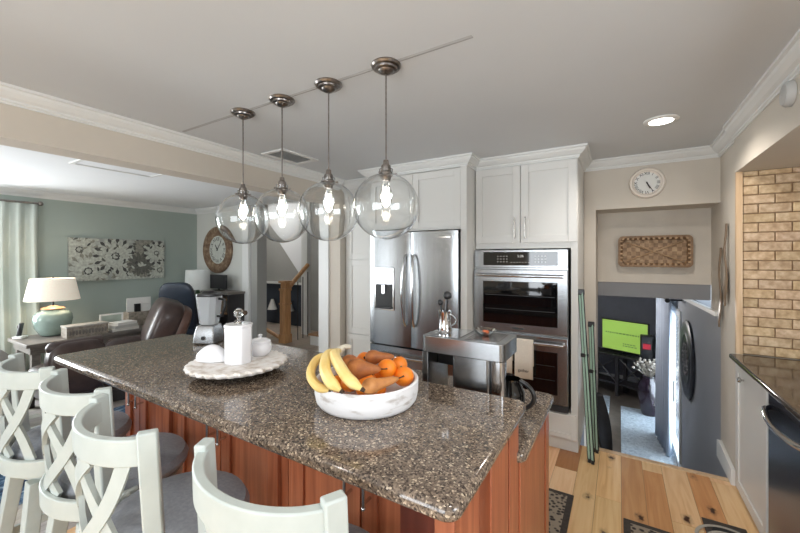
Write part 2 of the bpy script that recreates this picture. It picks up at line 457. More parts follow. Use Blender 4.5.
sbox('ceiling_living', lceil_m, -6.75, -2.76, -2.8, 3.8, CZ, CZ+0.08)
sbox('ceiling_landing', lceil_m, -8.2, -2.76, 3.8, 6.2, CZ+0.4, CZ+0.48)
struct(B().prism([(1.366, CZ+0.001), (1.382, CZ-0.0025), (1.398, CZ+0.001)], -2.6, -0.5, 'x').obj('trim_2', plain('seam_shade_tint', (176, 176, 176), 0.9)))  # greyer paint stands in for the shadow along the ceiling seam
# beam between kitchen and living room
sbox('wall_beam', beige_m, -2.90, -2.71, -2.7, 3.18, 2.18, CZ)
# far wall behind the tall cabinets
sbox('wall_back', beige_m, -2.76, -0.28, 3.78, 3.93, 0, CZ)
# wall with the stair opening: jamb, header, upper niche
sbox('wall_back_jamb', beige_m, -0.28, -0.185, 3.75, 4.12, -1.2, CZ)
sbox('wall_back_header', beige_m, -0.185, 0.68, 3.75, 3.83, 1.997, CZ)
sbox('wall_niche', plain('beige_niche_paint', (196, 188, 176), 0.8), -0.185, 0.68, 4.09, 4.19, 1.326, 2.3)
sbox('wall_niche_bulkhead', dgrey_m, -0.185, 0.68, 4.10, 4.20, 1.19, 1.326)
sbox('ceiling_niche', beige_m, -0.185, 0.68, 3.83, 4.09, 1.997, 2.05)
# right-hand wall beside the stair and the tiled end wall
sbox('wall_right', beige_m, 0.68, 1.45, 3.27, 4.09, 1.12, CZ)
sbox('wall_right_lower', beige_m, 0.68, 1.45, 3.27, 3.74, -0.05, 1.12)
sbox('wall_stair_right', slate_m, 0.68, 0.80, 3.74, 5.85, -1.2, 1.12)
sbox('wall_stair_right_front', slate_m, 0.68, 0.80, 3.40, 3.74, -1.2, -0.05)
sbox('wall_lower_right', slate_m, 0.68, 0.80, 7.85, 9.6, -1.2, 1.2)
sbox('wall_lower_right_top', slate_m, 0.68, 0.80, 5.85, 7.85, 0.87, 1.2)
b = B(); b.box(1.40, 1.5, -2.8, -0.5, 0, CZ); b.box(1.40, 1.5, 1.3, 3.27, 0, CZ); b.box(1.40, 1.5, -0.5, 1.3, 0, 1.15); b.box(1.40, 1.5, -0.5, 1.3, 2.06, CZ)
struct(b.obj('wall_kitchen_right', beige_m))
sbox('wall_soffit', beige_m, 0.665, 1.40, -1.0, 3.27, 2.135, CZ)
# living room walls
sbox('wall_living_left', green_m, -6.75, -6.6, 1.05, 3.75, 0, CZ)
sbox('wall_living_left_low', green_m, -6.75, -6.6, -1.2, 1.05, 0, 0.5)
sbox('wall_living_left_high', green_m, -6.75, -6.6, -1.2, 1.05, 2.2, CZ)
sbox('wall_living_left_end', green_m, -6.75, -6.6, -2.7, -1.2, 0, CZ)
sbox('wall_clock', white_wall_m, -6.75, -5.22, 3.75, 3.88, 0, CZ)
sbox('wall_clock_end', trim_m, -5.22, -5.06, 3.70, 3.92, 0, CZ)
sbox('wall_clock_return', grey_wall_m, -5.06, -4.90, 3.74, 3.92, 0, CZ)
sbox('wall_pantry_stub', beige_m, -2.88, -2.72, 3.18, 3.95, 0, CZ)
sbox('trim_3', trim_m, -3.03, -2.88, 3.16, 3.3, 0, CZ)
# wall behind the camera, its unseen windows added for daylight
def wall_with_windows(name, mat, y0, y1, x0, x1, wins, z0, z1):
    b = B(); x = x0
    for a, c in wins:
        b.box(x, a, y0, y1, 0, CZ); b.box(a, c, y0, y1, 0, z0); b.box(a, c, y0, y1, z1, CZ); x = c
    b.box(x, x1, y0, y1, 0, CZ)
    return struct(b.obj(name, mat))
wall_with_windows('wall_front', beige_m, -2.8, -2.7, -6.75, 1.5, [(-6.3, -5.5), (-1.9, 0.5)], 0.5, 2.2)
def win(name, x0, x1, z0, z1, y, axis='x'):
    b = B(); n = 3; t = 0.05
    def bx(a0, a1, h0, h1):
        if axis == 'x': b.box(a0, a1, y-0.03, y+0.03, h0, h1)
        else: b.box(y-0.03, y+0.03, a0, a1, h0, h1)
    bx(x0, x1, z0, z0+t); bx(x0, x1, z1-t, z1)
    for i in range(n+1):
        xx = x0+(x1-x0-t)*i/n; bx(xx, xx+t, z0+t, z1-t)
    return struct(b.obj(name, trim_m))
win('window_added_1', -1.9, 0.5, 0.5, 2.2, -2.75); win('window_added_4', -0.5, 1.3, 1.15, 2.06, 1.45, 'y'); win('window_added_2', -6.3, -5.5, 0.5, 2.2, -2.75); win('window_3', -1.2, 1.05, 0.5, 2.2, -6.67, 'y')  # front and counter windows are unseen, added to let light in
# stair hall on the left
sbox('wall_hall_back', grey_wall_m, -8.2, -2.6, 5.9, 6.0, 0.98, 3.0)
sbox('wall_hall_panel', navy_m, -8.2, -2.6, 5.91, 6.0, 0, 0.98)
sbox('trim_4', trim_m, -8.2, -5.9, 5.82, 5.91, 0.95, 1.0)
sbox('wall_hall_left', grey_wall_m, -8.3, -8.2, 3.88, 6.0, 0, 3.0)
sbox('wall_hall_left_front', white_wall_m, -8.2, -6.75, 3.78, 3.88, 0, 3.0)
sbox('wall_hall_right', grey_wall_m, -2.7, -2.6, 3.95, 6.0, 0, 3.0)
sbox('wall_hall_top', white_wall_m, -8.2, -2.6, 3.80, 3.88, CZ, 3.0)
struct(B().prism([(-7.85, 2.99), (-6.15, 1.14), (-5.88, 1.14), (-5.88, 2.99)], 5.86, 5.895, 'y').obj('wall_hall_slope', lceil_m))
sbox('trim_5', trim_m, -5.58, -5.42, 5.32, 5.42, 0, 2.8)
sbox('wall_hall_pier', grey_wall_m, -5.87, -5.2, 5.72, 5.855, 0, 2.8)
# lower room
sbox('floor_lower', carpet_m, -1.7, 0.80, 3.41, 9.6, -1.25, -1.2)
sbox('ceiling_lower', dgrey_m, -1.7, 0.68, 4.2, 9.6, 1.19, 1.25)
sbox('wall_lower_back', plain('lower_room_paint', (120, 122, 130), 0.8), -1.7, 0.80, 9.6, 9.7, -1.2, 1.25)
sbox('wall_lower_left', plain('lower_room_paint', (120, 122, 130), 0.8), -1.8, -1.7, 3.96, 9.7, -1.2, 1.25)
sbox('wall_lower_front', plain('lower_room_paint', (120, 122, 130), 0.8), -1.7, -0.28, 3.96, 4.02, -1.2, 1.19)
# stair down: treads
sb = B()
for i in range(1, 7):
    sb.box(-0.185, 0.68, 3.40+0.25*(i-1), 3.42+0.25*i, -0.17*i-0.03, -0.17*i)
    sb.box(-0.185, 0.68, 3.385+0.25*(i-1), 3.40+0.25*(i-1), -0.17*i, -0.17*(i-1)-0.031)
struct(sb.obj('floor_stair_down', carpet_m))
# glass door of the lower room
gd = struct(B().box(0.66, 0.74, 5.85, 5.93, -1.2, 0.87).box(0.66, 0.74, 7.77, 7.85, -1.2, 0.87).box(0.66, 0.74, 5.93, 7.77, 0.79, 0.87).box(0.66, 0.74, 5.93, 7.77, -1.2, -1.12).box(0.67, 0.73, 6.80, 6.88, -1.12, 0.79).obj('door_1', trim_m))
pn = B().box(0.695, 0.701, 5.93, 6.80, -1.12, 0.79).box(0.705, 0.711, 6.88, 7.77, -1.12, 0.79).obj('pane', glass_m); pn.parent = gd
hn = B().tube([(0.66, 6.02, -0.35), (0.62, 6.02, -0.35), (0.62, 6.02, -0.08), (0.66, 6.02, -0.08)], 0.012, 8).obj('door_handle', trim_m, gd, True)

# crown moulding: profile (out, down)
CP = [(0, 0), (0.075, 0), (0.075, -0.014), (0.062, -0.018), (0.056, -0.032), (0.036, -0.052), (0.018, -0.062), (0.018, -0.072), (0.010, -0.078), (0.010, -0.086), (0, -0.086)]
def crown(name, pts, outs, top=CZ, mat=trim_m, parent=None, scale=1.0):
    """pts: corner points on the wall; outs: outward offset direction per point (mitred)"""
    rs = [[(p[0]+o[0]*a*scale, p[1]+o[1]*a*scale, top+z*scale-0.0005) for a, z in CP] for p, o in zip(pts, outs)]
    b = B(); b.rings(rs)
    o = b.obj(name, mat, parent)
    if not parent: struct(o)
    return o
crown('trim_6', [(-2.71, -2.7), (-2.71, 3.17)], [(1, 0), (1, 0)])
crown('trim_7', [(-0.28, 3.75), (0.68, 3.75), (0.68, 3.27), (0.665, 3.27), (0.665, -1.0)], [(0, -1), (-1, -1), (-1, -1), (-1, -1), (-1, 0)])
crown('trim_8', [(-6.6, -2.7), (-6.6, 3.75), (-5.22, 3.75)], [(1, 0), (1, -1), (0, -1)])
crown('trim_9', [(-2.90, 3.18), (-2.90, -2.7)], [(-1, 0), (-1, 0)])
# baseboards
def baseb(name, *b): struct(B().box(*b).obj(name, trim_m, bevel=0.004))
struct(B().prism([(3.31, 0.0), (3.745, 0.0), (3.745, 0.13), (3.69, 0.15), (3.31, 0.11)], 0.655, 0.679, 'x').obj('baseboard_right', trim_m, bevel=0.003))
baseb('baseboard_living', -6.6, -6.585, -2.7, 3.75, 0, 0.13)
baseb('baseboard_jamb', -0.278, -0.187, 3.735, 3.749, 0, 0.1)
struct(B().prism([(3.745, 1.10), (3.745, 1.135), (5.9, 1.09), (5.9, 1.055)], 0.645, 0.679, 'x').obj('trim_10', trim_m))
baseb('baseboard_lower', 0.662, 0.679, 4.9, 5.84, -1.2, -1.08)
baseb('baseboard_lower_back', -1.7, 0.68, 9.585, 9.599, -1.2, -1.08)

# tiled end wall: each tile a raised block in one mesh
def tiled():
    me_b = B(); tones = []
    x0, x1 = 0.70, 1.40; z = 0.925; row = 0; h = 0.056; L = 0.158; g = 0.006
    rnd = random.Random(3)
    bm = me_b.bm; lay = bm.loops.layers.float_color.new('tone')
    me_b.box(x0, x1, 3.258, 3.27, 0.92, 2.135)
    for f in bm.faces:
        f.material_index = 1
    while z < 2.12:
        x = x0 - (L/2 if row % 2 else 0)
        ze = min(z+h, 2.132)
        while x < x1:
            a, c = max(x, x0)+g/2, min(x+L, x1)-g/2
            if c-a > 0.015:
                n0 = len(bm.faces)
                e = 0.004
                me_b.mi = 0
                me_b.hexa([(a, 3.258, z), (c, 3.258, z), (c, 3.2581, z), (a, 3.2581, z), (a, 3.258, ze), (c, 3.258, ze), (c, 3.2581, ze), (a, 3.2581, ze)]) if False else \
                me_b.rings([[(a, 3.259, z), (c, 3.259, z), (c, 3.259, ze), (a, 3.259, ze)], [(a, 3.250, z), (c, 3.250, z), (c, 3.250, ze), (a, 3.250, ze)], [(a+e, 3.246, z+e), (c-e, 3.246, z+e), (c-e, 3.246, ze-e), (a+e, 3.246, ze-e)]])
                t = rnd.uniform(0.84, 1.08); tt = (t, t*rnd.uniform(0.96, 1.0), t*rnd.uniform(0.88, 1.0), 1)
                bm.faces.ensure_lookup_table()
                for f in bm.faces[n0:]:
                    for lp in f.loops: lp[lay] = tt
            x += L
        z += h+g; row += 1
    o = me_b.obj('wall_tile', [brick_m, grout_m]); return struct(o)
tiled()
sbox('trim_11', strip_m, 0.668, 0.70, 3.240, 3.272, 0.92, 2.135)

# ================================================================== TALL CABINETS
def shaker(b, x0, x1, z0, z1, y, fr=0.062, t=0.02, rec=0.010):
    """a door in the XZ plane whose face looks to -Y at y"""
    b.box(x0, x1, y+rec, y+t, z0, z1)
    b.box(x0, x0+fr, y, y+rec, z0, z1); b.box(x1-fr, x1, y, y+rec, z0, z1)
    b.box(x0+fr, x1-fr, y, y+rec, z0, z0+fr); b.box(x0+fr, x1-fr, y, y+rec, z1-fr, z1)
    return b
def barpull(parent, x, y, z0, z1, mat=chrome_m, out=0.03, r=0.0055, name='handle'):
    b = B().tube([(x, y-out, z0), (x, y-out, z1)], r, 10)
    for z in (z0+0.015, z1-0.015): b.tube([(x, y, z), (x, y-out, z)], r*0.9, 8)
    for z in (z0, z1): b.sphere((x, y-out, z), r*1.35, 10, 6)
    return b.obj(name, mat, parent, True)

# oven cabinet
oc = thing('oven_cabinet', 'tall white cabinet around the double oven, two doors above', 'cabinet', (-0.72, 3.17, 0))
b = B(); X0, X1 = -0.402, 0.438   # local x
b.box(X0, X0+0.008, 0.02, 0.57, 0.10, 2.36); b.box(X1-0.05, X1, 0.02, 0.57, 0.10, 2.36)
b.box(X0+0.008, X1-0.05, 0.55, 0.57, 0.1, 2.36); b.box(X0+0.008, X1-0.05, 0.02, 0.55, 1.64, 2.36); b.box(X0+0.008, X1-0.05, 0.02, 0.55, 0.10, 0.315)
b.box(X0, X1, 0.05, 0.57, 0, 0.10)
b.obj('body', cab_m, oc, bevel=0.002)
for s, (a, c) in enumerate(((X0+0.006, -0.004), (0.002, X1-0.006))):
    d = shaker(B(), a, c, 1.69, 2.345, 0).obj('door', cab_m, oc, bevel=0.002)
    barpull(d, -0.045 if s == 0 else 0.043, 0, 1.70+0.03, 1.90)
shaker(B(), X0+0.01, X1-0.01, 0.115, 0.305, 0, fr=0.04).obj('drawer', cab_m, oc, bevel=0.002)
rs = [(X0, 0.57), (X0, 0.02), (X1, 0.02), (X1, 0.57)]
crown('crown_moulding', rs, [(0, 0), (0, -1), (1, -1), (1, 0)], top=CZ, mat=trim_m, parent=oc)
B().box(X0, X1, 0.02, 0.57, 2.36, 2.435).obj('frieze', cab_m, oc)

# double oven (local origin at cabinet base)
ov = thing('double_wall_oven', 'stainless steel double wall oven with dark glass doors', 'oven', (-0.733, 3.17, 0.32))
def ovz(z): return z-0.32
b = B(); b.box(-0.385, 0.385, 0.0, 0.5, ovz(0.32), ovz(1.63)); b.obj('body', steel_m, ov, bevel=0.003)
b = B(); b.box(-0.385, 0.385, -0.03, 0, ovz(1.478), ovz(1.63)); pnl = b.obj('control_panel', steel_m, ov, bevel=0.004)
B().box(-0.30, 0.31, -0.034, -0.030, ovz(1.497), ovz(1.612)).obj('display_glass', bglass_m, pnl, bevel=0.001)
b = B(); rnd = random.Random(2)
for cx, n in ((-0.17, 4), (0.14, 4)):
    for i in range(n):
        for j in range(3):
            b.box(cx+i*0.026-0.006, cx+i*0.026+0.004, -0.0355, -0.034, ovz(1.525+j*0.024), ovz(1.529+j*0.024))
for i in range(7): b.box(-0.06+i*0.024, -0.052+i*0.024, -0.0355, -0.034, ovz(1.521), ovz(1.525))
b.obj('button_marks', paper_m, pnl)
text_obj('5:26', 0.03, paper_m, pnl, Matrix.Translation((0.02, -0.035, ovz(1.575))) @ FACE_Y, 'display_digits')
for (z0, z1, wz0, wz1, wx0, wx1) in ((0.935, 1.462, 1.0, 1.36, -0.30, 0.31), (0.385, 0.918, 0.46, 0.80, -0.30, 0.31)):
    d = B().box(-0.385, 0.385, -0.04, 0, ovz(z0), ovz(z1)).obj('oven_door', steel_m, ov, bevel=0.005)
    B().box(wx0, wx1, -0.044, -0.040, ovz(wz0), ovz(wz1)).obj('door_glass', bglass_m, d, bevel=0.002)
    hz = ovz(z1-0.05)
    h = B().tube(stepped(lambda t: (-0.355+0.71*t, -0.075-0.018*math.sin(PI*t), hz), 13), 0.014, 12)
    for x in (-0.35, 0.35): h.tube([(x, -0.04, hz), (x, -0.078, hz)], 0.012, 10)
    h.obj('handle', steelh_m, d, True)
    b = B()
    for k in (1, 2): b.box(wx0+0.02, wx1-0.02, -0.0446, -0.044, ovz(wz0+(wz1-wz0)*k/3), ovz(wz0+(wz1-wz0)*k/3)+0.004)
    b.obj('rack_line', dark_m, d)
B().box(-0.385, 0.385, -0.025, 0, ovz(0.325), ovz(0.375)).obj('vent_strip', dark_m, ov, bevel=0.002)
B().box(-0.045, 0.045, -0.0425, -0.040, ovz(0.958), ovz(0.972)).obj('maker_badge', dark_m, ov)

# towels on the lower oven handle
def towel(name, x0, x1, zt, zb, label, yc=-0.093):
    b = B(); n = 9
    rs = []
    prof = [(yc-0.012, zb), (yc-0.014, (zt+zb)/2), (yc-0.016, zt-0.02), (yc-0.012, zt), (yc, zt+0.008), (yc+0.010, zt), (yc+0.014, zt-0.03), (yc+0.020, zb+0.1)]
    outer = []
    for i in range(n):
        u = i/(n-1); x = x0+(x1-x0)*u; wv = 0.003*math.sin(u*9)
        outer.append([(x, p[0]+wv*(1 if k < 4 else 0), p[1]) for k, p in enumerate(prof)])
    b.rings(outer, cap=False, closed=False)
    o = b.obj(name, towel_m, None, True)
    so = o.modifiers.new('thick', 'SOLIDIFY'); so.thickness = 0.004; so.offset = 1
    return o
t1 = thing('tea_towel', 'cream tea towel with dark lettering hanging from lower oven handle', 'towel', (-0.733, 3.17, 0.32), group=None)
o = towel('cloth', -0.01, 0.135, ovz(0.885), ovz(0.575), ''); o.parent = t1
text_obj('gather', 0.034, ink_m, t1, Matrix.Translation((0.062, -0.1155, ovz(0.64))) @ FACE_Y)
t2 = towel('tea_towel', -0.733-0.15, -0.733-0.03, 0.885, 0.60, ''); t2.location = (0, 3.17, 0)
tag(t2, 'plain cream tea towel on the oven handle, half hidden behind coffee machine', 'towel')

# fridge enclosure
fe = thing('fridge_surround_cabinet', 'white cabinet surround with two doors above the refrigerator', 'cabinet', (-1.65, 2.97, 0))
b = B(); b.box(0.469, 0.524, 0.0, 0.76, 0, 2.355); b.box(-0.52, -0.495, 0.02, 0.76, 0, 2.355)
b.box(-0.495, 0.469, 0.02, 0.76, 1.815, 2.355); b.box(-0.495, 0.469, 0.74, 0.76, 0, 1.815)
b.obj('body', cab_m, fe, bevel=0.002)
for a, c in ((-0.50, -0.015), (-0.010, 0.468)):
    d = shaker(B(), a, c, 1.83, 2.345, 0).obj('door', cab_m, fe, bevel=0.002)
crown('crown_moulding', [(-0.52, 0.2), (-0.52, 0.0), (0.524, 0.0), (0.524, 0.22)], [(-1, 0), (-1, -1), (1, -1), (1, 0)], parent=fe)
B().box(-0.52, 0.524, 0.0, 0.76, 2.355, 2.435).obj('frieze', cab_m, fe)

# refrigerator
fr = thing('refrigerator', 'stainless steel french door refrigerator with water dispenser', 'refrigerator', (-1.655, 2.93, 0))
B().box(-0.465, 0.465, 0.07, 0.76, 0.03, 1.785).obj('body', dark_m, fr, bevel=0.004)
def fdoor(x0, x1, z0, z1):
    n = 12; rs = []
    pf = []
    for i in range(n+1):
        u = i/n; x = x0+(x1-x0)*u
        pf.append((x, -0.012*math.sin(PI*u)**0.5 if 0 < u < 1 else 0.004))
    pf = [(x0, 0.065)] + pf + [(x1, 0.065)]
    b = B(); b.prism(pf, z0, z1, 'z'); return b
for s, (a, c) in enumerate(((-0.465, -0.004), (0.004, 0.465))):
    d = fdoor(a, c, 0.73, 1.80).obj('fridge_door', steel_m, fr, True)
    hx = -0.045 if s == 0 else 0.045
    b = B().tube(stepped(lambda t: (hx*(1+0.25*math.sin(PI*t)), -0.03-0.045*math.sin(PI*t)**0.6 if 0 < t < 1 else -0.02, 0.93+0.66*t), 15), 0.0125, 12)
    b.obj('handle', steelh_m, d, True)
    if s == 0:
        dp = B().box(-0.40, -0.17, -0.022, 0.0, 1.06, 1.47).obj('dispenser', steelh_m, d, bevel=0.006)
        B().box(-0.382, -0.188, -0.024, -0.02, 1.085, 1.31).obj('dispenser_recess', black_m, dp)
        B().box(-0.375, -0.195, -0.045, -0.022, 1.075, 1.09).obj('drip_tray', dark_m, dp)
        B().box(-0.30, -0.265, -0.04, -0.022, 1.22, 1.30).obj('spout', steelh_m, dp)
    else:
        B().box(0.29, 0.40, -0.0145, -0.008, 1.735, 1.75).obj('maker_badge', steelh_m, d)
d = fdoor(-0.465, 0.465, 0.10, 0.715).obj('freezer_drawer', steel_m, fr, True)
b = B().tube(stepped(lambda t: (-0.36+0.72*t, -0.03-0.04*math.sin(PI*t)**0.6 if 0 < t < 1 else -0.015, 0.64), 15), 0.0125, 12).obj('handle', steelh_m, d, True)
B().box(-0.45, 0.45, 0.05, 0.07, 0.03, 0.10).obj('toe_grille', dark_m, fr)
b = B(); b.box(-0.47, -0.40, 0.02, 0.1, 1.785, 1.80); b.box(0.40, 0.465, 0.02, 0.1, 1.785, 1.80); b.obj('hinge_cap', black_m, fr)

# pantry
pc = thing('pantry_cabinet', 'tall white pantry cabinet left of the refrigerator', 'cabinet', (-2.435, 3.25, 0))
B().box(-0.275, 0.255, 0.02, 0.52, 0.08, 2.36).box(-0.275, 0.255, 0.06, 0.5, 0, 0.08).box(-0.275, 0.255, 0.02, 0.52, 2.36, 2.435).obj('body', cab_m, pc, bevel=0.002)
for z0, z1 in ((0.10, 0.70), (0.71, 1.535), (1.55, 2.345)):
    shaker(B(), -0.235, 0.25, z0, z1, 0).obj('door', cab_m, pc, bevel=0.002)
crown('crown_moulding', [(-0.275, 0.02), (0.255, 0.02)], [(0, -1), (0, -1)], parent=pc)

# ================================================================== ISLAND
def roundslab(x0, x1, y0, y1, z0, z1, rc=0.035):
    pts = []
    for cx, cy, a0 in ((x1-rc, y1-rc, 0), (x0+rc, y1-rc, 90), (x0+rc, y0+rc, 180), (x1-rc, y0+rc, 270)):
        for k in range(6):
            a = math.radians(a0+k*18); pts.append((cx+rc*math.cos(a), cy+rc*math.sin(a)))
    return B().prism(pts, z0, z1, 'z')
o = roundslab(-2.44, -0.27, 0.655, 1.30, 1.032, 1.07).obj('bar_countertop', stone_m, bevel=0.015, seg=4)
tag(o, 'raised speckled brown stone bar countertop of the kitchen island', 'countertop')
o = roundslab(-2.40, -0.262, 1.216, 1.845, 0.882, 0.92).obj('lower_countertop', stone_m, bevel=0.015, seg=4)
tag(o, 'lower speckled brown stone countertop behind the raised bar', 'countertop')
for i, (cx, lab) in enumerate(((-2.06, 'cherry island cabinet at the far living room end of the bar'), (-1.46, ''), (-0.70, ''))): pass
specs = [(-2.375, -1.84, 'cherry double door cabinet under the living room end of the bar'),
         (-1.84, -1.065, 'cherry double door cabinet in the middle under the bar counter'),
         (-1.065, -0.335, 'cherry double door cabinet nearest the kitchen end, behind nearest stool')]
centers = [-2.17, -1.46, -0.71]
for (a, c, lab), cc in zip(specs, centers):
    cx = (a+c)/2
    r = thing('island_cabinet', lab, 'cabinet', (cx, 0.93, 0), group='cabinets under the bar counter')
    hw = (c-a)/2-0.002
    B().box(-hw, hw, 0.02, 0.283, 0.10, 1.03).box(-hw, hw, 0.06, 0.283, 0, 0.10).obj('body', cherry_m, r)
    m = cc-cx
    for s, (p, q) in enumerate(((-hw+0.035, m-0.003), (m+0.003, hw-0.035))):
        d = shaker(B(), p, q, 0.13, 1.01, 0, fr=0.06, rec=0.012).obj('door', cherry_m, r, bevel=0.002)
        barpull(d, m+(-0.038 if s == 0 else 0.038), 0, 0.79, 0.95, steelh_m, 0.035, 0.006)
pe = thing('island_end_panel', 'cherry end panel supporting the kitchen end of the bar', 'panel', (-0.31, 0.95, 0))
b = B(); b.box(-0.024, 0.022, -0.26, -0.105, 0, 1.03); b.box(-0.024, 0.022, -0.01, 0.16, 0, 1.03); b.box(-0.024, 0.022, 0.178, 0.292, 0, 1.03)
b.obj('stile', cherry_m, pe, bevel=0.003)
B().box(-0.20, -0.07, -0.105, -0.055, 0, 1.03).box(-0.022, 0.004, 0.162, 0.176, 0, 1.03).obj('recess_panel', cherryd_m, pe)  # recess shade deepened with the darker cherry colour
lc = thing('island_base_cabinet', 'cherry base cabinet under the lower island countertop', 'cabinet', (-1.32, 1.53, 0))
B().box(-1.05, 1.018, -0.283, 0.285, 0.0, 0.88).obj('body', cherry_m, lc, bevel=0.002)
b = B(); b.box(1.018, 1.036, -0.283, 0.29, 0.0, 0.06); b.box(1.018, 1.036, -0.283, -0.23, 0.06, 0.88); b.box(1.018, 1.036, 0.215, 0.29, 0.06, 0.88); b.box(1.018, 1.036, -0.23, 0.215, 0.83, 0.88)
b.obj('end_frame', cherry_m, lc, bevel=0.002)
B().box(1.018, 1.022, 0.195, 0.2149, 0.0601, 0.8299).obj('end_groove_shade', cherryd_m, lc)  # dark strip paints the shadow line inside the groove
B().box(1.018, 1.032, -0.222, 0.195, 0.066, 0.822).obj('end_inset', cherry_m, lc, bevel=0.002)

# ================================================================== STOOLS
def seat_to(th, r): return (r*math.sin(th), -r*(0.74*math.cos(th)+0.122))
def make_stool():
    root = thing('bar_stool', '', 'bar stool')
    # cushion
    prof = [(0.01, 0.700), (0.208, 0.700), (0.226, 0.715), (0.230, 0.735), (0.216, 0.760), (0.16, 0.775), (0.08, 0.780), (0.004, 0.781)]
    b = B(); b.lathe(prof, (0, 0.047, 0), 40, sx=0.96, sy=0.93, cap=True); b.obj('seat_cushion', fabric_m, root, True)
    prof = [(0.01, 0.63), (0.195, 0.63), (0.20, 0.635), (0.20, 0.655), (0.225, 0.66), (0.228, 0.665), (0.228, 0.699), (0.01, 0.699)]
    b = B(); b.lathe(prof, (0, 0.03, 0), 40, sx=0.96, sy=0.90, cap=True); b.obj('seat_frame', oldwhite_m, root, True)
    def R(z): return 0.214+0.014*(z-0.70)/0.42
    def ribbon(fn, n, hw, r_in, r_out):
        b = B(); rs = []
        for i in range(n):
            th, z = fn(i/(n-1)); th2, z2 = fn(min(1, (i+0.5)/(n-1))); th1, z1 = fn(max(0, (i-0.5)/(n-1)))
            tx, tz = (th2-th1)*R(z), z2-z1; L = math.hypot(tx, tz) or 1
            nx, nz = -tz/L*hw/R(z), tx/L*hw
            ring = []
            for sg, rr in ((-1, r_in), (1, r_in), (1, r_out), (-1, r_out)):
                zz = z+sg*nz; q = seat_to(th+sg*nx, R(zz)+rr); ring.append((q[0], q[1], zz))
            rs.append(ring)
        b.rings(rs); return b
    A = math.radians(62)
    ribbon(lambda t: (-A+2*A*t, 1.075-0.004*math.cos((t-0.5)*PI)), 30, 0.036, -0.012, 0.014).obj('top_rail', oldwhite_m, root, True, bevel=0.004)
    ribbon(lambda t: (-math.radians(95)+math.radians(190)*t, 0.712), 34, 0.034, 0.004, 0.026).obj('lower_rail', oldwhite_m, root, True, bevel=0.004)
    for s in (-1, 1):
        q0 = seat_to(s*A*1.12, R(0.70)+0.004); q1 = seat_to(s*A*1.0, R(1.12)+0.002)
        b = B(); rs = []
        for t in (0, 0.5, 1):
            x = q0[0]+(q1[0]-q0[0])*t; y = q0[1]+(q1[1]-q0[1])*t; z = 0.69+0.435*t
            ang = s*A
            ux, uy = math.cos(ang), math.sin(ang); vx, vy = math.sin(ang), -math.cos(ang)
            hw, ht = 0.023, 0.015
            rs.append([(x+ux*a*hw+vx*c*ht, y+uy*a*hw+vy*c*ht, z) for a, c in ((-1, -1), (1, -1), (1, 1), (-1, 1))])
        b.rings(rs); b.obj('back_post', oldwhite_m, root, bevel=0.005)
    for s in (-1, 1):
        for (th0, th1, bow) in ((46, -14, 10), (16, -44, -10)):
            ribbon(lambda t, a=th0, c=th1, w_=bow: (s*math.radians(a+(c-a)*t+w_*math.sin(PI*t)), 1.045-0.305*t), 16, 0.020, -0.008 + (0.004 if s > 0 else -0.002), 0.008 + (0.004 if s > 0 else -0.002)).obj('back_slat', oldwhite_m, root, True)
    for sx in (-1, 1):
        for sy in (-1, 1):
            b = B(); rs = []
            for t in (0, 1):
                cx, cy, z = sx*(0.12+0.075*t), sy*(0.12+0.075*t), 0.64*(1-t); h = 0.027-0.006*t
                rs.append([(cx-h, cy-h, z), (cx+h, cy-h, z), (cx+h, cy+h, z), (cx-h, cy+h, z)])
            b.rings(rs); b.obj('leg', oldwhite_m, root, bevel=0.004)
    for z, off in ((0.26, 0.163), (0.30, 0.163)):
        if z == 0.26:
            for sy in (-1, 1):
                B().box(-off, off, sy*0.171-0.011, sy*0.171+0.011, 0.24, 0.275).obj('footrest', oldwhite_m, root, bevel=0.003)
        else:
            for sx in (-1, 1):
                B().box(sx*0.166-0.010, sx*0.166+0.010, -0.16, 0.16, 0.30, 0.335).obj('stretcher', oldwhite_m, root, bevel=0.003)
    return root
stool = make_stool()
for i, (x, y, rz, lab) in enumerate([(-2.205, 0.63, 0.0, 'antique white bar stool farthest left, beside the blue rug'),
                                      (-1.717, 0.645, 0.0, 'antique white bar stool second from the left along the island'),
                                      (-1.233, 0.59, -0.095, 'antique white bar stool third from the left, wide grey seat in view'),
                                      (-0.664, 0.622, 0.02, 'antique white bar stool nearest the camera with chipped curved back')]):
    o = stool if i == 0 else copy_tree(stool)
    o.location = (x, y, 0); o.rotation_euler.z = rz
    o.scale = (1, 1, 0.99)
    o['label'] = lab; o['category'] = 'bar stool'; o['group'] = 'bar stools along the island'

